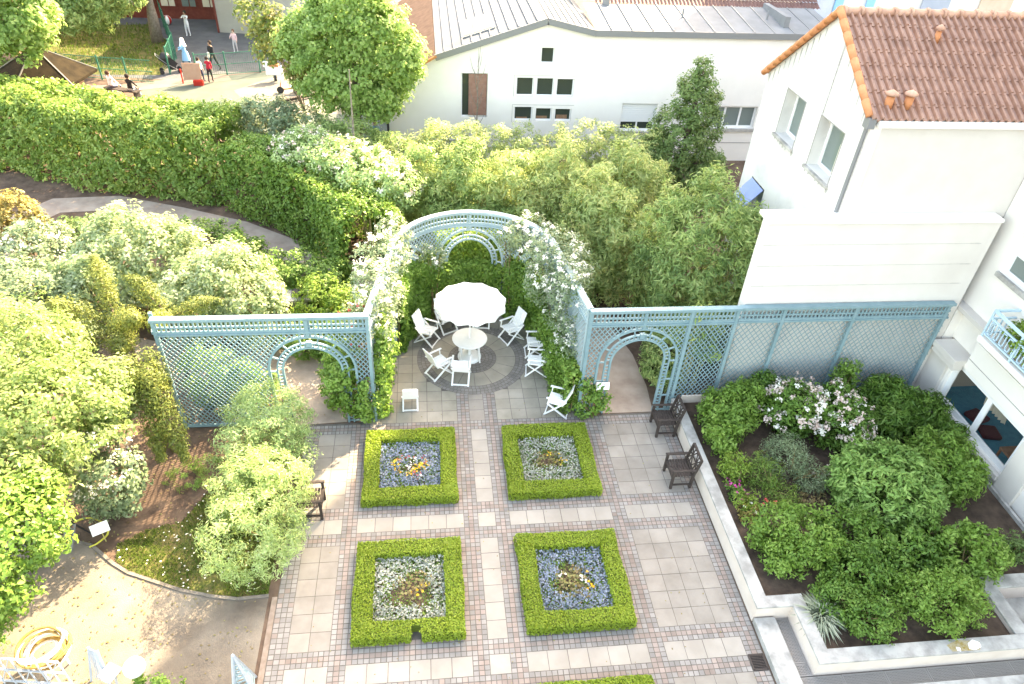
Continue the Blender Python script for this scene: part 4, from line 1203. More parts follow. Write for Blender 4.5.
# =================================================================== BOX BEDS
t0 = None
def bed_hedge(i, x0, y0, lab):
    global t0
    x1, y1 = x0 + 2.34, y0 + 2.40
    W, hh = .41, .30
    t = thing('box_hedge', lab, 'hedge', ((x0 + x1) / 2, (y0 + y1) / 2, .015), 0, 'clipped square box hedges on the paving')
    mb = MB()
    c = .05
    gx = (-1.56, -1.36) if i == 2 else None
    if gx:
        mb.prism([(x0 + c, y0 + c), (gx[0], y0 + c), (gx[0], y0 + W - c), (x0 + c, y0 + W - c)], .016, hh - .03); mb.prism([(gx[1], y0 + c), (x1 - c, y0 + c), (x1 - c, y0 + W - c), (gx[1], y0 + W - c)], .016, hh - .03)
        mb.prism([(gx[0], y0 + .26), (gx[1], y0 + .26), (gx[1], y0 + W - c), (gx[0], y0 + W - c)], .016, hh - .04)
    else: mb.prism([(x0 + c, y0 + c), (x1 - c, y0 + c), (x1 - c, y0 + W - c), (x0 + c, y0 + W - c)], .016, hh - .03)
    mb.prism([(x0 + c, y1 - W + c), (x1 - c, y1 - W + c), (x1 - c, y1 - c), (x0 + c, y1 - c)], .016, hh - .03)
    mb.prism([(x0 + c, y0 + W - c), (x0 + W - c, y0 + W - c), (x0 + W - c, y1 - W + c), (x0 + c, y1 - W + c)], .016, hh - .03); mb.prism([(x1 - W + c, y0 + W - c), (x1 - c, y0 + W - c), (x1 - c, y1 - W + c), (x1 - W + c, y1 - W + c)], .016, hh - .03)
    obj('inner_twigs', mb, M['twig'], t, world=True)
    q = W / 2
    P, N = hedge_points([(x0 + q, y0 + q), (x1 - q, y0 + q), (x1 - q, y1 - q), (x0 + q, y1 - q), (x0 + q, y0 + q)], W - .03, hh - .02, 2300, .022, .015, .05, q - .02)
    inn = (P[:, 0] > x0 + W + .015) & (P[:, 0] < x1 - W - .015) & (P[:, 1] > y0 + W + .015) & (P[:, 1] < y1 - W - .015)
    if gx: inn |= (np.abs(P[:, 0] + 1.46) < .09 + .03 * np.sin(P[:, 1] * 40)) & (P[:, 1] < y0 + .24)
    P, N = P[~inn], N[~inn]
    N = N * .8 + rng.normal(size=N.shape) * .55 + np.array([0, 0, .25])
    leaves('foliage', P, N, .046, .62, M['box_leaf'], t)
    return (x0 + W, x1 - W, y0 + W, y1 - W)
M['twig'] = mat('twig', (.07, .10, .014), .9, (.11, .15, .02), 20, 3)
def flowers(name, label, cat, r, centre, m_out, n, hole=.30, z=.02, size=.05, green=.6):
    x0, x1, y0, y1 = r
    cx, cy = (x0 + x1) / 2 + centre[0], (y0 + y1) / 2 + centre[1]
    x = rng.uniform(x0 - .02, x1 + .02, n); y = rng.uniform(y0 - .02, y1 + .02, n)
    d = np.hypot((x - cx), (y - cy) * 1.05) + .10 * np.sin(np.arctan2(y - cy, x - cx) * 3 + centre[0] * 9)
    k = (d > hole + rng.normal(0, .07, n)) & ((np.sin(x * 11) * np.sin(y * 12.3) + rng.normal(0, .6, n)) > -.75)
    x, y = x[k], y[k]
    P = np.stack([x, y, z + rng.uniform(.03, .17, len(x))], 1)
    N = rng.normal(size=(len(x), 3)) * .55 + np.array([0, 0, 1.])
    tag(leaves(name, P, N, size, .75, m_out), label, cat, kind='stuff')
    k = rng.random(n) < green
    x = rng.uniform(x0, x1, n)[k]; y = rng.uniform(y0, y1, n)[k]
    d = np.hypot((x - cx), (y - cy)); q = d > hole * rng.uniform(.2, 1.2, len(x)); x, y = x[q], y[q]
    P = np.stack([x, y, z + rng.uniform(.01, .13, len(x))], 1)
    tag(leaves(name + '_leaves', P, rng.normal(size=(len(x), 3)) * .8 + np.array([0, 0, .6]), size * 1.3, .4, M['ivy_leaf']), 'green leaves among the ' + label, 'leaves', kind='stuff')
def soil_square(r, i):
    mb = MB(); mb.quad((r[0] - .05, r[2] - .05, .03), (r[1] + .05, r[2] - .05, .03), (r[1] + .05, r[3] + .05, .03), (r[0] - .05, r[3] + .05, .03))
    struct('bed_soil', mb, M['soil'])
beds = [(-2.79, 3.57, 'square box hedge round the blue flowers with yellow pansies, beside the lone chair'), (.80, 3.57, 'square box hedge round silvery flowers, nearest the dark armchairs'),
        (-2.79, .02, 'square box hedge with a gap in its front side, round silvery flowers'), (.81, .00, 'square box hedge round blue flowers with a thin brownish middle'), (.82, -3.50, 'box hedge cut off by the bottom frame edge')]
rs = []
for i, (x0, y0, lab) in enumerate(beds):
    r = bed_hedge(i, x0, y0, lab); rs.append(r); soil_square(r, i)
flowers('bedding_flowers', 'pale blue flowers with yellow pansies in the middle, near the lone chair', 'flowers', rs[0], (.02, -.02), M['blue_petal'], 5200, .22)
flowers('bedding_flowers', 'silvery white flowers in the hedge square near the dark armchairs', 'flowers', rs[1], (-.02, .0), M['silver_petal'], 5200, .36)
flowers('bedding_flowers', 'silvery white flowers in the front left hedge square', 'flowers', rs[2], (.05, -.05), M['silver_petal'], 5600, .46)
flowers('bedding_flowers', 'pale blue flowers in the front right hedge square', 'flowers', rs[3], (-.05, .03), M['blue_petal'], 5600, .40)
def pansies(label, r, spots, m, n=26, sp=.1, size=.06, name='pansies'):
    cx, cy = (r[0] + r[1]) / 2, (r[2] + r[3]) / 2
    P = []
    for dx, dy in spots:
        for _ in range(n): P.append((cx + dx + rnd.gauss(0, sp), cy + dy + rnd.gauss(0, sp * .8), .10 + rnd.uniform(0, .12)))
    P = np.array(P)
    tag(leaves(name, P, rng.normal(size=P.shape) * .4 + np.array([0, 0, 1.]), size, .95, m), label, 'flowers', kind='stuff')
pansies('yellow pansies in the middle of the blue flower square by the lone chair', rs[0], [(.22, -.12), (.30, -.02), (-.38, .12), (-.3, -.22), (.0, -.28)], M['yellow_petal'], 17, .08)
pansies('orange red pansies among the blue flowers by the lone chair', rs[0], [(-.25, .22), (.35, .15), (-.1, .28), (.1, -.3)], M['red_petal'], 7, .08)
pansies('white pansies among the blue flowers by the lone chair', rs[0], [(.0, .05), (.12, .22), (.22, -.38), (-.02, -.1)], M['white_petal'], 8, .07)
pansies('few yellow flowers on bare soil inside the silvery square near the armchairs', rs[1], [(.28, -.05), (.05, .2)], M['yellow_petal'], 9, .08)
pansies('low brownish green plants on the bare soil of the silvery square near the armchairs', rs[1], [(-.2, 0), (0, .05), (.15, -.1), (-.05, -.15), (.2, .12)], M['russet_leaf'], 22, .13, .07, 'low_plants')
pansies('few orange flowers on the bare soil in the front left square', rs[2], [(.32, .02), (.2, -.15)], M['yellow_petal'], 7, .05)
pansies('low reddish green plants on bare soil in the front left square', rs[2], [(-.1, .1), (.2, .25), (.1, -.2), (.3, .1), (0, -.05)], M['russet_leaf'], 22, .14, .07, 'low_plants')
pansies('white flowers on the soil patch of the front right square', rs[3], [(-.25, .12), (.25, .0)], M['white_petal'], 8, .05)
pansies('orange flowers dotted over the soil patch of the front right square', rs[3], [(.3, -.1), (.28, .2), (.33, -.25)], M['yellow_petal'], 5, .06)
pansies('brownish low plants covering the soil patch of the front right square', rs[3], [(-.1, .1), (.1, 0), (-.05, -.2), (.15, .2), (.05, -.35), (-.2, -.02)], M['russet_leaf'], 34, .14, .07, 'low_plants')

# =================================================================== FURNITURE
def garden_chair():
    t = thing('garden_chair', 'x', 'chair', (0, 0, 0), 0, 'white folding garden chairs on the round patio')
    m = M['white_plastic']
    mb = MB()
    mb.box((0, .02, .44), (.46, .44, .025), rx=R(4))
    for k in range(5): mb.box((-.184 + k * .092, .02, .456), (.078, .43, .014), rx=R(4))
    obj('seat', mb, m, t, bevel=.006)
    mb = MB()
    mb.beam((0, -.20, .42), (0, -.42, 1.0), .46, .022, (0, 1, 0))
    for k in range(5): mb.beam((-.184 + k * .092, -.187, .43), (-.184 + k * .092, -.405, 1.0), .076, .014, (0, 1, 0))
    obj('backrest', mb, m, t, bevel=.006)
    for s in (-1, 1):
        x = s * .255
        mb = MB(); mb.beam((x, .30, .0), (x, -.30, .62), .034, .05, (1, 0, 0)); obj('leg', mb, m, t, bevel=.006)
        mb = MB(); mb.beam((x * .93, -.36, .0), (x * .93, .24, .43), .034, .05, (1, 0, 0)); obj('leg', mb, m, t, bevel=.006)
        mb = MB(); mb.box((x * 1.03, .01, .645), (.06, .52, .028)); mb.beam((x * 1.0, .22, .44), (x * 1.0, .20, .63), .03, .035, (1, 0, 0)); obj('armrest', mb, m, t, bevel=.008)
    mb = MB(); mb.beam((-.25, .275, .03), (.25, .275, .03), .03, .04); obj('crossbar', mb, m, t)
    mb = MB(); mb.beam((-.23, -.335, .03), (.23, -.335, .03), .03, .04); obj('crossbar', mb, m, t)
    return t
chairs = [  # x, y, facing (degrees of the seat's front, 90 = away from the camera), label
    (-1.12, 10.08, -28, 'white garden chair left of the parasol, against the ivy hedge'),
    (-.52, 10.72, -62, 'white garden chair half hidden behind the left side of the parasol'),
    (.62, 10.95, -95, 'white garden chair almost wholly hidden behind the parasol'),
    (1.50, 10.10, 208, 'white garden chair right of the parasol, farthest back on the right'),
    (2.16, 9.35, 178, 'white garden chair between two others in front of the right ivy hedge'),
    (2.08, 8.46, 172, 'white garden chair in front of the right ivy, nearer the camera of the close pair'),
    (-.80, 8.52, 35, 'white garden chair left of the round table with its seat turned to it'),
    (-.16, 8.25, 82, 'white garden chair with its back to the camera, pushed up to the round table'),
    (-1.64, 7.20, 90, 'lone white garden chair standing apart on the left paving'),
    (2.46, 6.72, 158, 'white garden chair nearest the right trellis arch and its ivy')]
proto = garden_chair()
for i, (x, y, a, lab) in enumerate(chairs):
    o = proto if i == 0 else copy_tree(proto)
    o.location = (x, y, .016); o.rotation_euler.z = R(a - 90); o['label'] = lab
    if i == 8:
        o.scale = (.84, .84, .84)
        for ch in list(o.children):
            if ch.name.startswith('armrest'): bpy.data.objects.remove(ch)
t = thing('garden_table', 'round white plastic garden table under the parasol', 'table', (.14, 9.24, .022))
mb = MB(); mb.lathe([(.06, .69), (.48, .69), (.525, .70), (.53, .72), (.515, .735), (.10, .74), (.06, .735)], (0, 0, 0), 40)
obj('tabletop', mb, M['white_plastic'], t, smooth=False)
for k in range(4):
    a = R(45 + 90 * k); mb = MB(); mb.tube([(.36 * math.cos(a), .36 * math.sin(a), .69), (.42 * math.cos(a), .42 * math.sin(a), 0)], [.032, .026], 8); obj('leg', mb, M['white_plastic'], t)
t = thing('parasol', 'open white garden parasol over the round table', 'parasol', (.14, 9.24, .022))
mb = MB(); mb.lathe([(.36, 0), (.36, .05), (.30, .09), (.06, .12), (.045, .38)], (0, 0, 0), 28); obj('base', mb, M['white_plastic'], t)
mb = MB(); mb.tube([(0, 0, .1), (0, 0, 2.42)], .022, 10); obj('pole', mb, M['white_plastic'], t)
NS = 12; RZ, RT, RR = 2.06, 2.40, 1.06
mb = MB(); vs = []; rows = 5
for j in range(rows + 1):
    f = j / rows
    for k in range(NS * 2):
        a = math.pi * k / NS + .13
        r = RR * f * (1 if k % 2 == 0 else math.cos(math.pi / NS) * (1 - .03 * f))
        z = RT - (RT - RZ) * f ** 1.25 + (.0 if k % 2 == 0 else .0)
        vs.append((r * math.cos(a), r * math.sin(a), z))
fs = []
n2 = NS * 2
for j in range(rows):
    for k in range(n2): fs.append((j * n2 + k, j * n2 + (k + 1) % n2, (j + 1) * n2 + (k + 1) % n2, (j + 1) * n2 + k))
mb.add(vs, fs); can = obj('canopy', mb, M['canvas_white'], t)
mb = MB(); vs = []
for k in range(n2):
    a = math.pi * k / NS + .13; r = RR * (1 if k % 2 == 0 else math.cos(math.pi / NS) * .97)
    vs.append((r * math.cos(a), r * math.sin(a), RZ - .001)); vs.append((r * 1.01 * math.cos(a), r * 1.01 * math.sin(a), RZ - (.13 if k % 2 == 0 else .10)))
mb.add(vs, [(2 * k, (2 * k + 2) % (2 * n2), (2 * k + 3) % (2 * n2), 2 * k + 1) for k in range(n2)]); obj('valance', mb, M['canvas_white'], can)
mb = MB()
for k in range(NS):
    a = 2 * math.pi * k / NS + .13; mb.tube([(0, 0, RT - .03), (RR * .98 * math.cos(a), RR * .98 * math.sin(a), RZ - .015)], .008, 5)
obj('rib', mb, M['white_plastic'], t)
mb = MB(); mb.lathe([(.03, RT - .01), (.035, RT + .03), (.01, RT + .07)], (0, 0, 0), 10); obj('finial', mb, M['white_plastic'], t)

def armchair():
    t = thing('wooden_armchair', 'x', 'armchair', (0, 0, 0), 0, 'dark wooden armchairs beside the paving')
    m = M['dark_wood']
    mb = MB()
    for k in range(7): mb.box((0, -.20 + k * .073, .43), (.58, .058, .025))
    mb.box((0, .265, .395), (.60, .03, .07)); mb.box((0, -.265, .395), (.60, .03, .07))
    obj('seat', mb, m, t)
    for s in (-1, 1):
        x = s * .30
        mb = MB(); mb.box((x, .25, .31), (.06, .06, .62)); obj('leg', mb, m, t)
        mb = MB(); mb.beam((x, -.25, 0), (x, -.27, .45), .06, .06, (1, 0, 0)); mb.beam((x, -.27, .45), (x, -.38, .98), .06, .05, (1, 0, 0)); obj('leg', mb, m, t)
        mb = MB(); mb.box((x, -.01, .635), (.075, .64, .032)); obj('armrest', mb, m, t, bevel=.008)
        mb = MB(); mb.box((x, 0, .14), (.035, .46, .045)); obj('stretcher', mb, m, t)
    mb = MB()
    P = lambda u, v: (u, -.272 - (v - .45) * .205, v)
    mb.beam(P(-.31, .97), P(.31, .97), .05, .06); mb.beam(P(-.28, .50), P(.28, .50), .035, .045)
    for a, b in (((-.28, .52), (0, .94)), ((.28, .52), (0, .94)), ((-.28, .94), (0, .52)), ((.28, .94), (0, .52)), ((-.28, .73), (.28, .73)), ((-.14, .52), (-.14, .94)), ((.14, .52), (.14, .94))):
        mb.beam(P(*a), P(*b), .028, .02, (0, 1, .2))
    obj('backrest', mb, m, t)
    return t
proto = armchair()
for i, (x, y, a, lab) in enumerate([(5.32, 5.84, 180, 'dark wooden armchair against the planter wall, closest to the trellis arch'), (5.20, 4.02, 180, 'dark wooden armchair against the planter wall, the nearer one of the pair'),
                                    (-3.93, 3.61, 0, 'dark wooden armchair half hidden by the big pale shrub')]):
    o = proto if i == 0 else copy_tree(proto)
    o.location = (x, y, .016); o.rotation_euler.z = R(a - 90); o['label'] = lab

# small signs
t = thing('garden_sign', 'blank white board hung in the ivy beside the right trellis arch', 'sign', (3.62, 6.46, 0))
mb = MB(); mb.box((0, 0, 1.13), (.36, .02, .22), rx=R(-18)); obj('board', mb, M['white_paint'], t)
mb = MB(); mb.tube([(0, .02, 0), (0, .02, 1.1)], .012, 6); obj('stake', mb, M['stem'], t)
t = thing('garden_sign', 'tilted blank white sign on a stake beside the lawn edge', 'sign', (-8.42, 2.98, 0), R(28))
mb = MB(); mb.box((0, 0, .50), (.36, .02, .24), rx=R(-40)); obj('board', mb, M['white_paint'], t)
mb = MB(); mb.tube([(0.0, .03, 0), (0, .03, .5)], .014, 6); obj('stake', mb, M['cane'], t)
t = thing('metal_rack', 'small grey metal ladder rack leaning at the foot of the left trees', 'rack', (-9.1, 3.02, 0), R(-35))
mb = MB()
for s in (-1, 1): mb.beam((s * .14, -.18, 0), (s * .14, .12, .62), .03, .03)
obj('rail', mb, M['gutter'], t)
mb = MB()
for k in range(6): mb.beam((-.14, -.15 + k * .05, .07 + k * .10), (.14, -.15 + k * .05, .07 + k * .10), .025, .02)
obj('rung', mb, M['gutter'], t)
mb = MB(); mb.beam((.14, .34, 0), (.14, .11, .6), .025, .025); mb.beam((-.14, .34, 0), (-.14, .11, .6), .025, .025); obj('support', mb, M['dark_metal'], t)
mb = MB(); pts = [(-8.9 + .45 * math.cos(a) * (1 + .1 * math.sin(3 * a)), 3.15 + .32 * math.sin(a), .03 + .25 * max(0, math.sin(a * 1.0))) for a in np.linspace(-1.2, 3.9, 30)]
mb.tube(pts, .022, 6)
tag(obj('garden_hose', mb, M['yellow_hose'], smooth=True), 'yellow garden hose looping beside the small metal rack', 'hose')

# bottom left corner: hose on a rack, white railings, globe lamp
t = thing('garden_hose', 'thick coil of tan and white hose hanging in the bottom left corner', 'hose', (-8.45, .12, 0))
mb = MB()
for k in range(9):
    rr = .30 + .035 * (k % 5) + rnd.uniform(-.02, .02); cx, cy, cz = rnd.uniform(-.05, .05), rnd.uniform(-.05, .05), .42 + .045 * k
    tl = rnd.uniform(-.25, .25); tl2 = rnd.uniform(-.25, .25)
    pts = [(cx + rr * math.cos(a), cy + rr * math.sin(a), cz + rr * (tl * math.cos(a) + tl2 * math.sin(a))) for a in np.linspace(0, 2 * math.pi, 33)]
    mb.tube(pts, .026, 7, mi=1 if k % 3 == 2 else 0)
obj('coil', mb, [M['hose'], M['white_plastic']], t, smooth=True)
mb = MB()
for a in range(4): mb.tube([(.28 * math.cos(a * 1.57), .28 * math.sin(a * 1.57), 0), (.28 * math.cos(a * 1.57), .28 * math.sin(a * 1.57), .42)], .018, 6)
mb.tube([(.28 * math.cos(a), .28 * math.sin(a), .40) for a in np.linspace(0, 6.283, 20)], .018, 6); obj('stand', mb, M['white_paint'], t)
t = thing('white_railing', 'white metal railing with crossed bars in front of the coiled hose', 'railing', (-8.75, -.12, 0))
mb = MB()
for a, b in (((-.9, 0, .95), (.85, -.25, .95)), ((-.9, 0, .12), (.85, -.25, .12)), ((-.9, 0, .55), (.85, -.25, .55))): mb.beam(a, b, .035, .03)
for k in range(9): mb.beam((-.9 + k * .218, -.031 * k, 0), (-.9 + k * .218, -.031 * k, .95), .022, .022)
obj('bars', mb, M['rail_paint'], t)
mb = MB()
for k in range(5): mb.beam((-.9 + k * .436, -.062 * k, .12), (-.9 + (k + .95) * .436, -.062 * (k + .95), .95), .022, .016) if k < 4 else None
obj('braces', mb, M['rail_paint'], t)
t = thing('folded_chair', 'white slatted folded chair standing upright at the bottom frame edge', 'chair', (-7.35, -.22, 0), R(-25))
mb = MB()
for s in (-1, 1): mb.beam((s * .25, -.16, 0), (s * .10, .02, 1.02), .035, .04)
obj('frame', mb, M['rail_paint'], t)
mb = MB()
for k in range(9): mb.beam((-.23 + k * .055, -.12, .1), (-.10 + k * .024, .02, .98), .026, .014)
obj('slats', mb, M['rail_paint'], t)
mb = MB(); mb.box((.36, -.1, .62), (.28, .3, .03), ry=R(8)); mb.beam((.28, -.2, 0), (.3, -.1, .6), .03, .03); mb.beam((.46, -.2, 0), (.46, -.1, .6), .03, .03); obj('seat', mb, M['rail_paint'], t)
t = thing('lattice_obelisk', 'white pointed lattice obelisk standing at the bottom edge near the paving', 'obelisk', (-4.72, -.66, 0), R(12))
mb = MB(); ap = (0, 0, 1.28); cs = [(-.2, -.2), (.2, -.2), (.2, .2), (-.2, .2)]
for x, y in cs: mb.beam((x, y, 0), ap, .045, .045)
obj('corner_post', mb, M['rail_paint'], t)
mb = MB()
for (xa, ya), (xb, yb) in zip(cs, cs[1:] + cs[:1]):
    for k in range(1, 11):
        f = k / 12; q = 1 - f; z = 1.28 * f
        mb.beam((xa * q, ya * q, z), (xb * q, yb * q, z), .02, .014)
        f2 = min(.98, (k + 1.5) / 12); q2 = 1 - f2
        mb.beam((xa * q, ya * q, z), (xb * q2, yb * q2, 1.28 * f2), .018, .012)
obj('lattice', mb, M['trellis_pale'], t)
t = thing('globe_lamp', 'white globe garden lamp above the small bush at the bottom edge', 'lamp', (-6.5, -.6, 0))
mb = MB(); mb.tube([(0, 0, 0), (0, 0, .85)], .035, 10); obj('post', mb, M['gutter'], t)
mb = MB(); mb.lathe([(.19 * math.sin(a), 1.0 - .19 * math.cos(a)) for a in np.linspace(.15, math.pi - .01, 14)], (0, 0, 0), 24); obj('globe', mb, M['globe'], t, smooth=True)
mb = MB(); mb.lathe([(.08, .82), (.09, .86), (.05, .87)], (0, 0, 0), 12); obj('collar', mb, M['gutter'], t)
# stone pedestal behind the left trellis
t = thing('stone_pedestal', 'square pale stone pedestal with a dark bowl behind the left trellis', 'pedestal', (-5.2, 11.75, 0), R(8))
mb = MB(); mb.box((0, 0, .33), (.46, .46, .66)); mb.box((0, 0, .03), (.6, .6, .06)); obj('column', mb, M['pot'], t)
mb = MB(); mb.box((0, 0, .71), (.82, .72, .09)); obj('top_slab', mb, M['stone_cap'], t, bevel=.015)
mb = MB(); mb.lathe([(.08, .757), (.2, .80), (.23, .86), (.19, .86), (.05, .80)], (0, 0, 0), 16); obj('bowl', mb, M['dark_metal'], t)
# bare thin pole behind the hedge
t = thing('bare_pole', 'thin pale bare pole rising from the shrubs in front of the broad tree', 'pole', (-3.75, 19.0, 0))
mb = MB(); mb.tube([(0, 0, 0), (-.03, 0, 3), (.02, 0, 5.6)], [.05, .04, .02], 8); obj('shaft', mb, M['pale_bark'], t)
t = thing('bare_sapling', 'slender leafless pale sapling in front of the brown shutter of the white house', 'tree', (1.25, 23.4, 0))
mb = MB(); mb.tube([(0, 0, 0), (0, 0, 2), (.02, 0, 5.2)], [.05, .035, .006], 6)
for k in range(12):
    z = 1.8 + k * .24; a = k * 2.4; mb.tube([(0, 0, z), (.25 * math.cos(a), .1 * math.sin(a), z + .4), (.38 * math.cos(a), .15 * math.sin(a), z + .9)], [.016, .012, .004], 5)
obj('trunk', mb, M['pale_bark'], t)

# =================================================================== PLANTS
# climbing ivy and roses on the patio trellis
def ivy(label, path, width, height, n, m, size=.085, z0=.02, bumps=.10):
    x = sum(p[0] for p in path) / len(path); y = sum(p[1] for p in path) / len(path)
    t = thing('ivy', label, 'ivy', (x, y, 0))
    P, N = hedge_points(path, width, height, n, bumps, z0, .12)
    ok = P[:, 2] > .02
    P, N = P[ok], N[ok]
    N = N * .7 + rng.normal(size=N.shape) * .5 + np.array([0, 0, .35])
    leaves('foliage', P, N, size, .75, m, t)
    ins = P * 1.0
    k = rng.random(len(P)) < .35
    c = P[k] - (N[k] / np.linalg.norm(N[k], axis=1, keepdims=True)) * .1
    leaves('inner_leaves', c, rng.normal(size=c.shape), size * 1.6, .8, m, t)
    mb = MB()
    for p in path: mb.tube([(p[0], p[1], 0), (p[0] + .05, p[1], height * .5), (p[0] - .04, p[1] + .03, height * .9)], [.02, .014, .006], 5)
    obj('stem', mb, M['stem'], t, world=True)
    return t
def arcpts(r, a0, a1, n): return [(EX + r * math.cos(R(a0 + (a1 - a0) * k / n)), EY + r * math.sin(R(a0 + (a1 - a0) * k / n))) for k in range(n + 1)]
ivy('dense green ivy filling the curved trellis behind the parasol', arcpts(2.30, 62, 118, 5), .45, 1.75, 900, M['bright_leaf'])
ivy('dense green ivy on the left part of the curved trellis, beside the left chairs', arcpts(2.28, 122, 182, 5), .42, 2.25, 900, M['ivy_leaf'])
ivy('dense green ivy on the right part of the curved trellis, behind the back right chair', arcpts(2.28, 58, 2, 5), .45, 2.05, 900, M['ivy_leaf'])
ivy('long green ivy bank below the right trellis wing, behind the pair of chairs', [(2.55, 9.5), (2.70, 8.3), (2.84, 6.62)], .46, 1.5, 1000, M['bright_leaf'], .08, .02, .13)
def creeper(label, ells, m, **k):
    d = dict(dens=30, per=20, tr=.12, size=.085, aspect=.7, zmin=.02, lumpy=.35, up=.35, stems=4); d.update(k)
    return shrub('ivy', label, 'ivy', ells, m, **d)
creeper('green ivy at the foot of the right trellis screen around the small white sign', [(3.3, 6.47, .35, .34, .17, .42), (3.62, 6.46, .75, .26, .13, .45), (3.2, 6.5, .95, .16, .12, .45), (3.78, 6.5, .35, .12, .12, .3)], M['ivy_leaf'], dens=24)
creeper('sunlit bright ivy climbing the corner post left of the patio', [(-2.42, 6.8, .6, .24, .26, .75), (-2.36, 7.1, 1.6, .24, .4, .8), (-2.36, 7.5, 2.3, .26, .5, .6), (-2.3, 8.2, 1.2, .28, .5, 1.2)], M['bright_leaf'])
creeper('bright green creeper over the right side of the left trellis arch', [(-3.45, 6.45, 1.3, .36, .16, .55), (-3.1, 6.46, .8, .36, .16, .45), (-2.75, 6.46, .95, .24, .16, .55), (-3.4, 6.85, 1.5, .42, .4, .6), (-3.6, 7.5, 1.0, .42, .6, .95), (-2.8, 6.46, .3, .16, .14, .2)], M['bright_leaf'])
ivy('clipped green hedge seen through the arch behind the parasol', [(-.7, 12.5), (1.3, 12.5)], .7, 2.45, 700, M['lime_leaf'])
def rose(label, ells, red=0, w=16, **k):
    t = shrub('climbing_rose', label, 'rose', ells, M['grey_leaf'], dens=18, per=16, tr=.16, size=.075, aspect=.6, zmin=.1, **k)
    blossoms('white_roses', ells, M['white_petal'], t, w, 8, .08, .062)
    if red: blossoms('red_roses', ells, M['red_petal'], t, red, 4, .05, .06)
    return t
rose('great white climbing rose tumbling over the left trellis wing', [(-2.0, 10.7, 3.55, .5, .6, .5), (-2.35, 9.6, 3.4, .72, .75, .62), (-2.5, 8.5, 3.1, .62, .7, .8), (-2.45, 7.5, 2.7, .45, .6, .95), (-2.3, 9.2, 2.4, .5, .7, .8), (-2.45, 8.4, 3.6, .36, .8, .24), (-2.52, 7.5, 3.5, .3, .5, .3)], 0, 11)
rose('red climbing rose in bloom at the corner post of the left trellis', [(-2.85, 7.2, 3.1, .42, .35, .45), (-2.9, 6.85, 2.7, .35, .22, .55)], 6, 2)
rose('white climbing rose massed over the right end of the curved trellis', [(2.55, 9.7, 3.45, .78, .85, .62), (2.8, 8.8, 3.15, .62, .65, .75), (2.0, 10.9, 3.45, .62, .5, .5), (2.7, 8.5, 2.35, .45, .55, .8), (2.2, 9.5, 2.6, .42, .6, .75), (3.2, 9.8, 3.0, .55, .6, .6), (2.85, 7.9, 2.9, .36, .5, .6), (2.75, 7.6, 1.9, .3, .5, .6), (2.82, 8.3, 3.6, .34, .75, .26)], 0, 11)
rose('thin spray of white roses hanging on the curved trellis right of its middle arch', [(1.55, 11.3, 3.0, .5, .28, .42)], 0, 10)
rose('pale rose sprays over the curved trellis left of its middle arch', [(-1.0, 11.3, 2.35, .6, .3, .38)], 0, 9)

# big pale shrubs between the lawn and the paving
shrub('pale_shrub', 'large sunlit pale green shrub at the edge of the paving, half hiding an armchair', 'shrub', [(-4.98, 2.5, .78, 1.05, 1.08, .85), (-4.98, 3.5, .9, 1.05, .95, .88)], M['silver_leaf'], dens=26, per=30, tr=.17, size=.105, aspect=.2, zmin=.03, up=.35, lumpy=.16)
shrub('pale_shrub', 'feathery green shrub in front of the left trellis, behind the sunlit pale shrub', 'shrub', [(-5.1, 4.75, .9, 1.1, .85, .9), (-5.1, 5.7, 1.05, 1.0, .62, .95)], M['pale_leaf'], dens=26, per=28, tr=.17, size=.105, aspect=.2, zmin=.03, up=.35, lumpy=.18)
shrub('grass_tuft', 'low fresh green tuft on the bare soil left of the pale shrubs', 'plant', [(-7.05, 4.75, .12, .5, .35, .16), (-6.7, 5.1, .12, .4, .3, .16)], M['bright_leaf'], dens=30, per=22, tr=.1, size=.12, aspect=.12, stems=2)
# left foreground trees
tree('pale_tree', 'broad pale green tree filling the left frame edge', (-10.0, 5.0, 0), [(-9.25, 4.2, 2.9, 1.35, 1.4, 1.05), (-10.6, 5.9, 3.1, 1.4, 1.4, 1.1), (-9.7, 2.9, 2.6, 1.25, 1.3, 1.05), (-8.6, 5.2, 2.5, .8, .9, .8)], M['lime_tree'] if 'lime_tree' in M else leafmat('pale_tree_leaf', [(.075, .14, .03), (.17, .23, .07), (.33, .37, .18)], .42, gain=1.3), M['bark'], .16, dens=19, per=30, tr=.25, size=.115, aspect=.45, zmin=.8, lumpy=.4)
tree('leafy_tree', 'fresh green tree in the lower left corner beside the gravel', (-9.9, 1.3, 0), [(-9.15, 1.55, 2.5, 1.0, 1.0, .85), (-9.1, .6, 2.1, .65, .65, .65), (-10.0, 1.0, 1.5, .7, .8, .9), (-9.5, .1, 1.5, .6, .6, .7)], M['bright_leaf'], M['bark'], .10, dens=18, per=28, tr=.24, size=.115, aspect=.5, zmin=.3, lumpy=.3)
t = shrub('viburnum', 'shrub with silvery white blossom at the right side of the broad pale tree', 'shrub', [(-8.2, 3.75, 1.4, .62, .66, 1.0), (-8.4, 3.9, .85, .6, .6, .75)], M['grey_leaf'], dens=20, per=20, tr=.18, size=.1, lumpy=.25)
blossoms('blossom', [(-8.2, 3.75, 1.5, .64, .68, 1.0)], M['white_petal'], t, 14, 8, .10, .06)
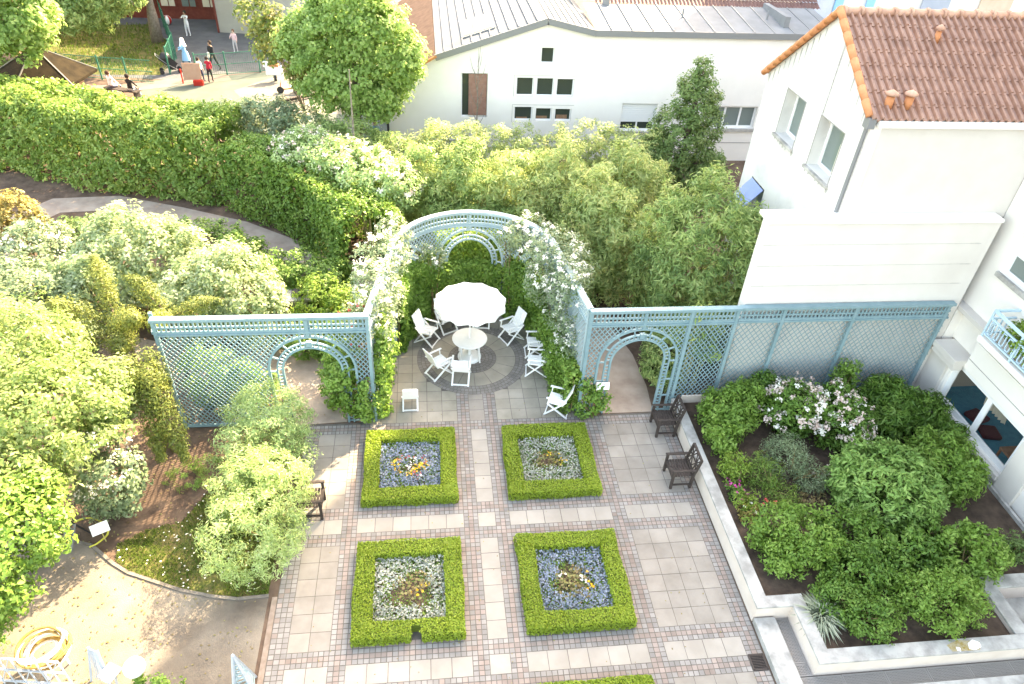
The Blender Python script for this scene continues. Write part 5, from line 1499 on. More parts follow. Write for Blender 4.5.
def drooping_conifer(label, base, boughs):
    t = thing('conifer', label, 'tree', base, 0, None)
    P, N = [], []
    mb = MB()
    h = max(b[0][2] for b in boughs)
    mb.tube([base, (base[0] + .05, base[1], h * .6), (base[0], base[1] + .05, h)], [.09, .06, .02], 8)
    for a, c, r in boughs:                                # bough from a to its hanging tip c, tufted all along
        a, c = np.array(a, float), np.array(c, float)
        n = int(np.linalg.norm(c - a) * 1500 * (r / .3))
        f = rng.random(n) ** .8
        rad = r * (.35 + .75 * np.sin(np.pi * np.clip(f * .85 + .12, 0, 1))) * (1 + .3 * np.sin(f * 19) * np.sin(f * 7 + 1))
        d = unit(n) * (rad * rng.random(n) ** .35)[:, None]
        p = a + (c - a) * f[:, None] + d
        p[:, 2] += .10 * np.sin(f * np.pi)
        P.append(p); N.append(d / (rad[:, None] + 1e-6) + np.array([0, 0, .3]) + rng.normal(size=(n, 3)) * .3)
        mb.tube([(base[0], base[1], a[2] * .92), tuple(a), tuple(a * .5 + c * .5 + np.array([0, 0, .1])), tuple(c)], [.04, .03, .02, .006], 6)
    P = np.concatenate(P); N = np.concatenate(N); ok = P[:, 2] > .03
    leaves('foliage', P[ok], N[ok], .085, .3, M['conifer_leaf'], t, down=.7)
    obj('trunk', mb, M['bark'], t, world=True, smooth=True)
drooping_conifer('yellow-tipped conifer with hanging boughs at the left end of the trellis', (-7.75, 5.7, 0), [((-7.5, 5.5, 3.0), (-6.95, 4.7, .75), .34), ((-7.6, 5.5, 2.9), (-7.5, 4.7, .8), .32), ((-7.9, 5.8, 3.0), (-8.1, 5.0, 1.8), .28), ((-7.6, 5.9, 3.1), (-7.3, 5.7, 2.2), .30)])
drooping_conifer('yellow-green conifer with long boughs rising behind the broad pale tree', (-9.2, 8.4, 0), [((-9.2, 8.2, 2.2), (-8.3, 7.4, 3.0), .36), ((-9.3, 8.4, 2.4), (-9.9, 9.6, 3.5), .32), ((-9.5, 8.3, 2.2), (-10.7, 8.3, 2.9), .36), ((-9.0, 8.0, 2.0), (-8.7, 6.9, 2.4), .36), ((-9.6, 8.0, 2.0), (-11.2, 7.5, 2.3), .34)])
drooping_conifer('bronze-tinged conifer boughs above the left end of the trellis', (-8.0, 8.6, 0), [((-7.9, 8.4, 2.3), (-6.5, 8.3, 2.9), .26), ((-8.0, 8.5, 2.4), (-8.9, 8.9, 3.3), .30), ((-8.0, 8.3, 2.3), (-7.9, 7.3, 2.9), .30)])
WP = leafmat('white_green_leaf', [(.09, .14, .045), (.20, .26, .125), (.43, .47, .33)], .38, gain=1.3)
shrub('pale_leaved_shrub', 'big white-green variegated shrub on the left behind the trellis', 'shrub', [(-10.1, 12.2, 1.9, 1.6, 1.5, 1.3), (-8.9, 12.0, 1.7, 1.2, 1.2, 1.1), (-10.9, 11.3, 1.5, 1.1, 1.2, 1.1)], WP, dens=15, per=30, tr=.25, size=.135, aspect=.5, lumpy=.3)
shrub('pale_leaved_shrub', 'white-green variegated shrub directly above the left trellis screen', 'shrub', [(-7.0, 10.7, 1.7, 1.35, 1.2, 1.35), (-6.2, 10.1, 1.2, .9, .9, 1.0), (-7.9, 10.2, 1.5, .9, .9, 1.1)], WP, dens=15, per=30, tr=.25, size=.13, aspect=.5, lumpy=.3)
shrub('green_shrub', 'mid green shrub at the left frame edge above the broad pale tree', 'shrub', [(-12.3, 10.3, 1.3, 1.3, 1.2, 1.1), (-11.5, 9.3, 1.1, 1.0, 1.0, .9), (-13.3, 11.5, 1.1, 1.2, 1.2, 1.0)], M['grey_leaf'], dens=15, per=24, tr=.24, size=.13, lumpy=.25)
shrub('green_shrub', 'dark low shrub seen through the left trellis arch beyond its path', 'shrub', [(-4.7, 9.6, .6, .9, .5, .6), (-3.6, 9.3, .7, .5, .6, .7)], M['laurel_leaf'], dens=18, per=24, tr=.18, size=.11, lumpy=.25)
shrub('green_shrub', 'dark shrub close behind the left half of the trellis screen', 'shrub', [(-6.9, 7.5, .95, .75, .5, .95), (-5.9, 7.4, .7, .6, .45, .7)], M['laurel_leaf'], dens=18, per=24, tr=.18, size=.11, lumpy=.25)
shrub('green_shrub', 'dark leafy shrub beside the stone pedestal', 'shrub', [(-5.6, 13.0, .75, 1.1, .9, .75), (-4.5, 12.5, .7, .9, .8, .7)], M['laurel_leaf'], dens=16, per=24, tr=.2, size=.12, lumpy=.2)
shrub('green_shrub', 'light green bush between the stone pedestal and the rose corner', 'shrub', [(-4.3, 11.3, .8, .8, .8, .8), (-3.6, 10.6, .8, .7, .7, .75)], M['lime_leaf'], dens=16, per=24, tr=.2, size=.11, lumpy=.25)
shrub('green_shrub', 'dark green bush inside the bend of the garden path', 'shrub', [(-13.0, 15.6, .7, 1.1, .9, .7), (-9.3, 15.4, .6, .01, .01, .01)][:1] + [(-12.2, 16.3, .6, .7, .7, .6)], M['deep_leaf'], dens=16, per=22, tr=.2, size=.12)
shrub('green_shrub', 'low dark bush between the path and the variegated shrub', 'shrub', [(-8.9, 15.3, .7, 1.3, .8, .7), (-7.6, 14.6, .6, .9, .7, .6)], M['laurel_leaf'], dens=16, per=22, tr=.2, size=.12)
shrub('orange_shrub', 'orange and yellow tinted shrub at the left frame edge', 'shrub', [(-15.6, 16.3, 1.0, .95, .9, .9)], M['orange_leaf'], dens=18, per=24, tr=.22, size=.13)
t = shrub('white_flowering_shrub', 'round shrub with white flowers below the orange shrub', 'shrub', [(-13.9, 14.0, 1.0, 1.2, 1.1, .95)], M['grey_leaf'], dens=18, per=22, tr=.22, size=.12)
blossoms('blossom', [(-13.9, 14.0, 1.0, 1.2, 1.1, .95)], M['white_petal'], t, 7, 9, .14, .09)
# the clipped hedges
def hedge(label, path, w, h, m, n=190, size=.15, bumps=.22):
    x = sum(p[0] for p in path) / len(path); y = sum(p[1] for p in path) / len(path)
    t = thing('laurel_hedge', label, 'hedge', (x, y, 0))
    P, N = hedge_points(path, w, h, n, bumps, 0, .45)
    P, N = P[P[:, 2] > .03], N[P[:, 2] > .03]
    Nn = N * .6 + rng.normal(size=N.shape) * .5 + np.array([0, 0, .4])
    leaves('foliage', P, Nn, size, .5, m, t)
    k = rng.random(len(P)) < .6
    c = P[k] - N[k] * rng.uniform(.1, .35, (k.sum(), 1))
    leaves('inner_leaves', c, rng.normal(size=c.shape) + N[k], size * 1.7, .6, m, t)
    mb = MB()
    for i in range(len(path) * 4):
        a = path[i % (len(path) - 1)]; b = path[i % (len(path) - 1) + 1]; f = rnd.random()
        p = (a[0] + (b[0] - a[0]) * f, a[1] + (b[1] - a[1]) * f)
        mb.tube([(p[0], p[1], 0), (p[0] + rnd.uniform(-.3, .3), p[1] + rnd.uniform(-.3, .3), h * .85)], [.06, .015], 6)
    obj('stem', mb, M['stem'], t, world=True)
hedge('tall clipped laurel hedge stretching to the left frame edge', [(-24, 25.4), (-20.5, 24.6), (-16.6, 23.0), (-13.4, 21.7), (-10.8, 21.1), (-8.9, 20.6)], 2.7, 3.25, M['laurel_hedge'] if 'laurel_hedge' in M else leafmat('hedge_leaf', [(.05, .105, .02), (.11, .175, .035), (.21, .26, .08)], .3, gain=1.6))
hedge('tall dense hedge curving down from the middle towards the roses', [(-8.4, 19.7), (-6.2, 18.3), (-4.4, 16.4), (-3.3, 14.6), (-2.9, 13.5)], 2.2, 2.8, M['laurel_leaf'], 230, .12, .12)
for i, (ee, lab) in enumerate([([(-5.4, 18.2, 2.9, 1.15, 1.0, .65), (-4.3, 17.4, 2.9, 1.1, 1.0, .65)], 'cream-blossomed shrub spilling over the top of the curving hedge'), ([(-3.2, 16.6, 2.8, 1.1, 1.0, .7), (-2.2, 15.6, 2.6, .9, .9, .8)], 'cream-blossomed shrub at the right end of the hedge top, above the roses')]):
    t = shrub('blossoming_shrub', lab, 'shrub', ee, M['pale_leaf'], dens=18, per=24, tr=.22, size=.12, lumpy=.3, zmin=1.2)
    blossoms('blossom', ee, M['pink_petal'], t, 5, 7, .12, .08); blossoms('blossom', ee, M['white_petal'], t, 7, 7, .12, .08)
shrub('green_shrub', 'dull green bush behind the hedge at the edge of the playground', 'shrub', [(-7.7, 22.6, 2.2, 1.2, 1.0, 1.1), (-6.2, 21.9, 2.1, 1.2, 1.0, 1.0), (-8.9, 23.2, 2.0, 1.0, 1.0, .9)], M['grey_leaf'], dens=14, per=24, tr=.25, size=.14, lumpy=.3)
shrub('green_shrub', 'feathery dark green bush beside the left corner of the white house', 'shrub', [(-3.8, 20.3, 2.0, 1.1, 1.0, 1.2), (-2.6, 19.9, 1.8, 1.0, .9, 1.1), (-4.9, 20.6, 2.0, 1.0, .9, 1.0)], M['bamboo_green'], dens=14, per=26, tr=.26, size=.16, aspect=.25, lumpy=.3)
# bamboo
def bamboo(label, ells, m, canes=34, **k):
    ells = [(e[0], e[1], e[2] * 1.12, e[3], e[4], e[5] * 1.14) for e in ells]
    b = (sum(e[0] for e in ells) / len(ells), sum(e[1] for e in ells) / len(ells), 0)
    t = thing('bamboo_clump', label, 'bamboo', b, 0, None)
    crown('foliage', ells, m, t, dens=11, per=38, tr=.30, size=.21, aspect=.22, zmin=.15, lumpy=.38, up=.3, down=.8, rough=.8, **k)
    mb = MB()
    for i in range(canes):
        e = ells[i % len(ells)]
        a = rnd.uniform(0, 6.28); q = rnd.uniform(.0, .85)
        x, y = e[0] + math.cos(a) * e[3] * q, e[1] + math.sin(a) * e[4] * q
        z = e[2] + e[5] * (1 - q * .6) * .9
        mb.tube([(b[0] + (x - b[0]) * .75, b[1] + (y - b[1]) * .75, 0), (b[0] + (x - b[0]) * .9, b[1] + (y - b[1]) * .9, z * .6), (x, y, z)], [.018, .014, .005], 5)
    obj('cane', mb, M['cane'], t, world=True)
    return t
bamboo('bamboo clump right above the middle of the curved trellis, darker at its foot', [(.3, 16.2, 1.7, 1.15, 1.0, 1.55), (1.0, 15.2, 1.3, .8, .8, 1.2)], M['bamboo_green'])
bamboo('leftmost bamboo clump, beside the end of the hedge', [(-1.2, 16.9, 1.7, 1.05, 1.0, 1.4), (-.6, 15.6, 1.2, .8, .9, 1.1)], M['bamboo_green'])
bamboo('yellow-green bamboo clump behind the right shoulder of the curved trellis', [(2.1, 15.9, 1.8, 1.1, 1.0, 1.6), (2.6, 14.9, 1.4, .8, .8, 1.3)], M['bamboo_leaf'])
bamboo('sunlit yellow bamboo clump in front of the roller-shuttered window', [(3.7, 15.6, 1.9, 1.05, 1.0, 1.7), (4.3, 14.4, 1.6, .9, .9, 1.5)], M['bamboo_leaf'])
bamboo('tall bamboo clump with orange-tinted leaves behind the right white rose', [(4.6, 13.0, 1.9, .95, 1.0, 1.85), (4.4, 12.2, 1.2, .7, .7, 1.15), (5.3, 12.2, 1.8, .8, .8, 1.7)], M['bamboo_leaf'])
bamboo('bamboo clump in front of the bay tree', [(5.9, 14.9, 2.0, 1.0, 1.0, 1.8), (6.8, 15.3, 1.8, 1.0, 1.0, 1.6)], M['bamboo_leaf'])
for q, (ee, lab) in enumerate([([(1.2, 19.6, 1.2, 1.2, .9, 1.1), (2.9, 19.9, 1.1, 1.0, .9, 1.0)], 'pale bush against the white house below the brown shutter'), ([(4.8, 19.6, 1.2, 1.2, .9, 1.1), (6.5, 19.8, 1.2, 1.1, .9, 1.05)], 'pale bush against the white house below the small square windows'), ([(8.0, 19.2, 1.2, 1.1, .9, 1.0)], 'pale bush left of the dark bay tree'), ([(-.6, 19.5, 1.3, 1.0, .9, 1.1)], 'pale bush against the white house, leftmost of its row')]):
    ee = [(e[0], e[1] + .8, e[2] + .35, e[3] * 1.1, e[4], e[5] + .35) for e in ee]
    shrub('pale_bush', lab, 'shrub', ee, M['bamboo_leaf'], dens=14, per=26, tr=.25, size=.15, aspect=.3, lumpy=.35)
bamboo('great round drooping bamboo against the gabled house, above the trellis', [(7.3, 10.2, 2.5, 1.45, 1.45, 2.1), (6.6, 9.4, 1.7, 1.0, 1.0, 1.5), (8.0, 9.3, 2.2, .95, 1.0, 1.9), (6.3, 10.9, 2.1, .9, .9, 1.9), (6.25, 6.85, 2.35, .26, .16, .26), (6.55, 6.85, 1.75, .24, .14, .24), (6.05, 6.9, 2.9, .2, .14, .2)], M['bamboo_green'], 40)
shrub('green_shrub', 'dark leafy bush beyond the trellis arch, along the brown path', 'shrub', [(5.75, 7.9, .8, .55, .9, .8), (6.2, 8.3, 1.0, .6, .8, .9)], M['bamboo_green'], dens=18, per=24, tr=.2, size=.14, aspect=.25)
# wall-side trees
tree('bay_tree', 'dark green pointed bay tree in front of the white house', (9.9, 20.3, 0), [(9.6, 20.2, 1.6, 1.6, 1.3, 1.4), (9.75, 20.2, 3.0, 1.25, 1.1, 1.15), (9.95, 20.2, 4.3, .85, .8, .95), (10.0, 20.2, 5.3, .42, .42, .6), (10.9, 19.9, 1.3, .8, .7, 1.0), (8.6, 19.9, 1.6, .9, .8, 1.1)], M['deep_leaf'], M['bark'], .11, dens=15, per=26, tr=.25, size=.14, aspect=.45, zmin=.1, lumpy=.5)
tree('broad_tree', 'broad round bright green tree beside the left corner of the white house', (-3.9, 22.4, 0), [(-3.6, 22.3, 4.4, 1.6, 1.5, 1.4), (-4.9, 22.5, 4.6, 1.2, 1.3, 1.3), (-2.2, 22.2, 5.2, 1.1, 1.1, 1.1), (-3.0, 22.0, 6.2, 1.3, 1.3, 1.1), (-4.5, 22.4, 6.2, 1.3, 1.3, 1.2), (-3.8, 22.3, 7.3, 1.4, 1.4, 1.0), (-5.7, 22.8, 5.6, 1.0, 1.0, 1.0), (-2.9, 22.1, 3.5, .8, .8, .7)], M['maple_leaf'], M['bark'], .19, dens=12, per=30, tr=.32, size=.17, aspect=.6, zmin=1.6, lumpy=.45)
tree('slender_tree', 'slender tree with sparse yellow-green leaves at the right edge of the school yard', (-6.3, 23.9, 0), [(-7.2, 23.7, 5.3, .8, .7, .75), (-6.2, 23.5, 4.3, .6, .6, .9), (-7.6, 23.8, 6.2, .8, .7, .6)], leafmat('sparse_leaf', [(.05, .085, .02), (.10, .135, .035), (.18, .15, .05)], .4), M['bark'], .07, dens=7, per=18, tr=.33, size=.18, aspect=.65, zmin=1.6, lumpy=.4)
tree('leafy_tree', 'bright leafy tree hanging over the pointed brown hut', (-21.2, 26.4, 0), [(-18.6, 26.4, 5.2, 1.7, 1.5, 1.5), (-20.3, 26.6, 5.4, 1.7, 1.6, 1.6), (-19.0, 26.6, 6.8, 2.0, 1.6, 1.3)], M['maple_leaf'], M['bark'], .18, dens=11, per=30, tr=.34, size=.2, aspect=.6, zmin=3, lumpy=.35)
tree('old_tree', 'old tree with a thick grey trunk and drooping boughs by the school yard', (-17.9, 41.9, 0), [(-20.2, 37.4, 3.6, 1.9, 1.5, 1.7), (-18.6, 37.6, 4.2, 1.6, 1.4, 1.6), (-21.6, 39.5, 5.0, 2, 2, 2), (-18, 41, 9.0, 4, 4, 3)], M['bamboo_green'], M['pale_bark'], .30, (.4, -.6), dens=8, per=34, tr=.42, size=.26, aspect=.3, zmin=1.2, lumpy=.35, down=.6)

# planter shrubs
Z0 = .36
def pshrub(name, label, ells, m, **k):
    d = dict(dens=28, per=26, tr=.18, size=.115, aspect=.42, zmin=Z0, lumpy=.24, z0=Z0, rough=1.5, up=.6)
    d.update(k)
    ells = [(e[0], e[1], e[2] * 1.04, e[3] * .9, e[4] * .9, e[5] * .98) for e in ells]
    return shrub(name, label, 'shrub', ells, m, **d)
pshrub('hydrangea', 'fresh green leafy hydrangea behind the nearer dark armchair', [(6.9, 5.5, .85, .75, .75, .55), (6.55, 4.7, .8, .48, .5, .45), (7.5, 5.9, .9, .6, .55, .55)], M['bright_leaf'], size=.12)
t = pshrub('flowering_shrub', 'shrub covered in white and pale pink blossom below the wall trellis', [(8.7, 5.4, 1.0, .8, .75, .75), (9.6, 5.0, 1.05, .8, .8, .8), (9.9, 4.5, .9, .5, .5, .6)], M['planter_leaf'])
be = [(8.7, 5.4, 1.05, .82, .77, .78), (9.6, 5.0, 1.1, .82, .82, .82), (9.9, 4.5, .95, .5, .5, .6)]
blossoms('blossom', be, M['white_petal'], t, 9, 12, .09, .06); blossoms('blossom', be, M['pink_petal'], t, 17, 12, .10, .062)
pshrub('palm_leaved_shrub', 'dark shrub with long pointed leaves in front of the corner building window', [(11.6, 5.7, .85, .85, .7, .65), (12.5, 5.3, .8, .6, .7, .55), (11.2, 4.9, .8, .7, .5, .55), (12.6, 4.4, .7, .5, .5, .45)], M['planter_leaf'], size=.2, aspect=.2, per=24)
pshrub('round_shrub', 'big round light green shrub in the middle of the planter', [(9.85, 2.65, 1.0, 1.35, 1.25, .75)], M['round_leaf'], lumpy=.06, size=.15, aspect=.34, dens=30, up=.8)
pshrub('round_shrub', 'rounded green shrub between the big round one and the window', [(11.75, 3.25, .9, 1.05, 1.0, .7)], M['bright_leaf'], lumpy=.10, size=.14, aspect=.34, dens=30, up=.7)
pshrub('grey_shrub', 'feathery grey-green shrub in front of the blossom-covered shrub', [(7.95, 3.9, .75, .62, .7, .48), (8.3, 3.3, .65, .45, .4, .35)], M['grey_leaf'], size=.10, aspect=.16, dens=28)
pshrub('leafy_bush', 'broad green bush along the left planter wall, below the flowers', [(6.75, 1.7, .8, .62, .65, .5), (7.4, 1.4, .9, .7, .7, .6), (6.7, 1.05, .7, .5, .45, .4)], M['bright_leaf'], size=.10)
pshrub('leafy_bush', 'deep green bush in the centre front of the planter', [(8.35, 1.3, .85, .75, .75, .55), (8.05, .5, .75, .65, .65, .5), (8.9, .75, .75, .6, .6, .48)], M['planter_leaf'], size=.10)
pshrub('leafy_bush', 'dark bush under the round shrub, behind the clipped front bushes', [(9.6, .95, .8, .6, .55, .5), (10.1, 1.35, .8, .45, .45, .4)], M['planter_leaf'], size=.12)
pshrub('leafy_bush', 'small-leaved round bush just right of the silvery strap-leaved plant', [(7.95, -.5, .7, .6, .48, .42), (7.5, .05, .65, .5, .5, .4)], M['planter_leaf'], size=.085, dens=32, per=32)
pshrub('leafy_bush', 'bright round bush overhanging the yellow lichen on the coping', [(9.65, -.35, .8, .85, .62, .55), (9.2, -.1, .75, .6, .5, .45)], M['bright_leaf'], size=.085, dens=32, per=34)
pshrub('leafy_bush', 'bright bush in the right planter corner near the frame edge', [(10.9, .75, .85, .75, .62, .55), (10.5, .35, .7, .5, .4, .4)], M['bright_leaf'], size=.12)
pshrub('leafy_bush', 'small dark plant at the right frame edge on bare soil', [(12.45, 1.0, .55, .28, .35, .25)], M['deep_leaf'], size=.09)
pshrub('leafy_bush', 'small green bush against the wall trellis, left of the blossom', [(8.05, 6.25, .9, .48, .25, .6)], M['planter_leaf'], size=.1)
pshrub('leafy_bush', 'small bright bush against the wall trellis, behind the blossom', [(10.45, 6.2, 1.15, .34, .25, .8)], M['bright_leaf'], size=.11)
t = thing('strap_leaved_plant', 'silvery green strap-leaved plant in the front left planter corner', 'plant', (7.0, -.25, Z0))
n = 420
d = unit(n); d[:, 2] = np.abs(d[:, 2]) * .9 + .25
d /= np.linalg.norm(d, axis=1, keepdims=True)
mbv, mbf = [], []
for i in range(n):
    L = rng.uniform(.28, .62); h = Vector((d[i, 0], d[i, 1], 0)); dd = Vector(d[i]); s = Vector((-d[i, 1], d[i, 0], 0)).normalized() * .013
    p0 = Vector((7.0, -.25, Z0)) + h * rng.uniform(0, .12); p1 = p0 + dd * L * .6; p2 = p1 + (dd * .7 + h * .5 - Vector((0, 0, .55))) * L * .45
    o = len(mbv); mbv += [p0 - s, p0 + s, p1 + s * 1.2, p1 - s * 1.2, p2]; mbf += [(o, o + 1, o + 2, o + 3), (o + 3, o + 2, o + 4)]
mb = MB(); mb.add(mbv, mbf); obj('leaves', mb, leafmat('strap_leaf', [(.16, .20, .13), (.28, .32, .23), (.42, .45, .36)], .2, gain=1.0), t, world=True)
pshrub('fine_leaved_plant', 'dark fine-leaved plant between the hydrangea and the broad green bush', [(7.2, 3.6, .6, .5, .55, .32), (7.4, 2.8, .55, .42, .4, .26)], M['laurel_leaf'], size=.09, aspect=.18, dens=30)
pshrub('leafy_bush', 'small yellow-green bush by the left planter wall, behind the orange flowers', [(6.5, 3.75, .65, .32, .4, .32), (6.45, 2.75, .55, .25, .25, .2)], M['lime_leaf'], size=.08, dens=34)
t = shrub('flowering_bush', 'low plant with magenta flowers at the left planter wall, near the nearer armchair', 'plant', [(6.35, 3.1, .5, .22, .35, .16)], M['planter_leaf'], z0=Z0, zmin=Z0, dens=40, per=16, tr=.08, size=.06)
blossoms('blossom', [(6.35, 3.1, .52, .22, .35, .18)], M['magenta_petal'], t, 26, 5, .04, .045)
t = shrub('flowering_bush', 'low plant with white and orange flowers at the left planter wall', 'plant', [(6.5, 2.45, .5, .28, .35, .18)], M['orange_leaf'], z0=Z0, zmin=Z0, dens=40, per=16, tr=.08, size=.06)
blossoms('blossom', [(6.5, 2.45, .52, .28, .35, .2)], M['white_petal'], t, 10, 4, .05, .045); blossoms('red_blossom', [(6.95, 2.42, .74, .26, .16, .12)], M['red_petal'], t, 26, 7, .05, .055)
t = shrub('flowering_bush', 'low plant with pale flowers below the feathery grey-green shrub', 'plant', [(8.3, 2.8, .48, .4, .22, .14), (8.9, 3.5, .5, .4, .25, .18)], M['russet_leaf'], z0=Z0, zmin=Z0, dens=30, per=14, tr=.08, size=.06)
blossoms('blossom', [(8.9, 3.5, .52, .4, .25, .2)], M['pink_petal'], t, 16, 6, .05, .05)
# plant on the balcony and bush round the globe lamp
t = thing('balcony_plant', 'leafy green and orange plant in a trough on the balcony', 'plant', (RX - .12, 4.2, 3.52))
mb = MB(); mb.box((0, 0, .13), (.28, 1.6, .26)); obj('trough', mb, M['pot'], t)
crown('foliage', [(RX - .1, 4.4, 4.05, .28, .5, .35), (RX - .1, 3.7, 4.0, .28, .5, .35)], M['lime_leaf'], t, dens=40, per=24, tr=.12, size=.09, zmin=3.6)
blossoms('blossom', [(RX - .1, 4.3, 4.05, .28, .5, .35)], M['orange_leaf'], t, 12, 5, .06, .06, zmin=3.6)
shrub('small_bush', 'small bright bush under the white globe lamp', 'shrub', [(-6.25, -.85, .45, .42, .35, .35)], M['bright_leaf'], dens=30, per=20, tr=.12, size=.08)

# =================================================================== PLAYGROUND
def fence(label, pts, h=1.25):
    t = thing('mesh_fence', label, 'fence', (pts[0][0], pts[0][1], 0))
    mesh = MB(); rail = MB()
    for a, b in zip(pts[:-1], pts[1:]):
        a, b = Vector((*a, 0)), Vector((*b, 0)); L = (b - a).length; n = max(1, int(L / .11))
        for k in range(n): p = a + (b - a) * (k / n); mesh.beam((p.x, p.y, .05), (p.x, p.y, h), .012, .012)
        for z in (.08, h * .5, h - .02): rail.beam((a.x, a.y, z), (b.x, b.y, z), .03, .03)
    obj('bars', mesh, M['fence_green'], t, world=True); obj('rail', rail, M['fence_green'], t, world=True)
    for a, b in zip(pts[:-1], pts[1:]):
        a, b = Vector((*a, 0)), Vector((*b, 0)); n = max(1, round((b - a).length / 1.9))
        for k in range(n + (1 if tuple(b[:2]) == tuple(pts[-1]) else 0)):
            p = a + (b - a) * (k / n); mb = MB(); mb.box((p.x, p.y, h * .53), (.07, .07, h * 1.06)); obj('post', mb, M['fence_green'], t, world=True)
fence('green bar fence on the left along the pink path, beside the brown hut', [(-21, 34.9), (-18.8, 34.45), (-15.9, 34.0)])
fence('tall dark green fence running up beside the old tree', [(-15.5, 35.6), (-15.9, 38.5), (-17.2, 42), (-19.0, 46.9)], 1.45)
fence('green bar fence in front of the grey school yard, right of the walkers', [(-13.9, 35.2), (-12.35, 35.6), (-10.6, 36.2), (-8.4, 37.1), (-5.5, 38.2)])
t = thing('pointed_hut', 'small hut with a dark brown pointed roof behind the hedge', 'hut', (-18.9, 28.5, 0))
vs = [(-18.9, 28.5, 3.45)]; n = 6; RH = 2.3
for z in (2.2, 2.08):
    for k in range(n):
        a = R(-38 + 60 * k); vs.append((-18.9 + RH * math.cos(a), 28.5 + RH * math.sin(a), z))
mb = MB(); mb.add(vs, [(0, 1 + k, 1 + (k + 1) % n) for k in range(n)] + [(1 + k, 7 + k, 7 + (k + 1) % n, 1 + (k + 1) % n) for k in range(n)] + [tuple(range(7, 13))])
rf = obj('roof', mb, M['hut_roof'], t, world=True)
mb = MB()
for k in range(n): mb.beam(vs[0], vs[1 + k], .05, .05)
obj('ridge_strip', mb, M['lead'], rf, world=True)
mb = MB(); mb.lathe([(1.75, 0), (1.75, 2.08)], (-18.9, 28.5, 0), 6); obj('wall', mb, M['orange_board'], t, world=True)
t = thing('activity_board', 'pale orange board with red foot in front of the fence', 'play board', (-13.9, 33.9, 0))
mb = MB(); mb.box((.12, 0, .72), (.95, .07, .85), rx=R(-12)); obj('board', mb, M['orange_board'], t)
mb = MB(); mb.box((.4, -.12, .14), (.5, .25, .28)); obj('foot', mb, M['red_board'], t)
for s in (-1, 1): mb = MB(); mb.box((s * .5, .12, .4), (.06, .06, .8)); obj('post', mb, M['red_board'], t)
t = thing('balance_beam', 'dark low beam lying on the pale play ground, behind the tricycle', 'beam', (-7.8, 31.6, 0), R(37))
mb = MB(); mb.box((0, 0, .16), (2.3, .16, .14)); obj('beam', mb, M['dark_wood'], t); 
for s in (-1, 1): mb = MB(); mb.box((s * .9, 0, .045), (.12, .3, .09)); obj('foot', mb, M['dark_wood'], t)
t = thing('play_tricycle', "small orange and blue child's tricycle on the pale play ground", 'tricycle', (-8.5, 32.7, 0), R(5))
mb = MB(); mb.beam((-.35, 0, .22), (.45, 0, .30), .06, .06); mb.beam((-.42, 0, .25), (-.36, 0, .62), .05, .05); obj('frame', mb, M['verge_tile'], t)
for x, y in ((-.42, 0), (.45, .2), (.45, -.2)):
    mb = MB(); mb.tube([(x, y - .035, .19), (x, y + .035, .19)], [.19, .19], 14); obj('wheel', mb, M['dark_metal'], t)
mb = MB(); mb.box((.3, 0, .40), (.3, .2, .06)); obj('seat', mb, M['sky_board'], t)
mb = MB(); mb.tube([(-.36, -.2, .64), (-.36, .2, .64)], .02, 6); obj('handlebar', mb, M['dark_metal'], t)
t = thing('rocking_toy', 'white rocking toy with an orange top at the edge of the pale play ground', 'rocking toy', (-9.5, 34.7, 0))
mb = MB(); mb.lathe([(.09, 0), (.08, .18), (.12, .2), (.07, .34)], (0, 0, 0), 10); obj('spring', mb, M['dark_metal'], t)
mb = MB(); mb.box((0, 0, .58), (.95, .12, .5)); mb.box((-.42, 0, .92), (.3, .12, .32)); mb.box((.45, 0, .75), (.18, .12, .25)); obj('body', mb, M['white_plastic'], t, bevel=.05)
mb = MB(); mb.box((.02, 0, .9), (.55, .30, .12)); mb.box((-.05, 0, 1.05), (.2, .16, .2)); obj('saddle', mb, M['verge_tile'], t, bevel=.03)
mb = MB(); mb.lathe([(.30 * math.sin(a), .30 - .30 * math.cos(a)) for a in np.linspace(.02, 3.12, 12)], (-18.35, 46.0, 0), 16)
for i in range(len(mb.f)): mb.m[i] = 1 if (i // 2) % 2 else 0
tag(obj('play_ball', mb, [M['white_plastic'], M['red_board']], smooth=True), 'red and white ball on the ground near the top of the tall green fence', 'ball')
t = thing('pushchair', 'black pushchair beside the woman in blue at the fence', 'pushchair', (-15.55, 35.9, 0), R(200))
mb = MB(); mb.beam((-.3, 0, .3), (.32, 0, .95), .5, .04, (0, 1, 0)); mb.beam((-.35, 0, .36), (.05, 0, .42), .46, .06, (0, 1, 0)); obj('seat', mb, M['dark_metal'], t)
mb = MB()
for s in (-1, 1): mb.tube([(.6, s * .26, 1.05), (.1, s * .26, .55), (-.5, s * .26, .12)], .018, 6); mb.tube([(.45, s * .26, .12), (.0, s * .26, .6)], .018, 6)
mb.tube([(.6, -.26, 1.05), (.6, .26, 1.05)], .02, 6); obj('frame', mb, M['gutter'], t)
mb = MB(); mb.lathe([(.30 * math.cos(a), .30 * math.sin(a)) for a in np.linspace(0, 1.5, 6)], (.12, 0, .85), 12); obj('hood', mb, M['dark_metal'], t)
for x in (-.5, .45):
    for s in (-1, 1): mb = MB(); mb.tube([(x, s * .26 - .03, .12), (x, s * .26 + .03, .12)], [.12, .12], 12); obj('wheel', mb, M['dark_metal'], t)

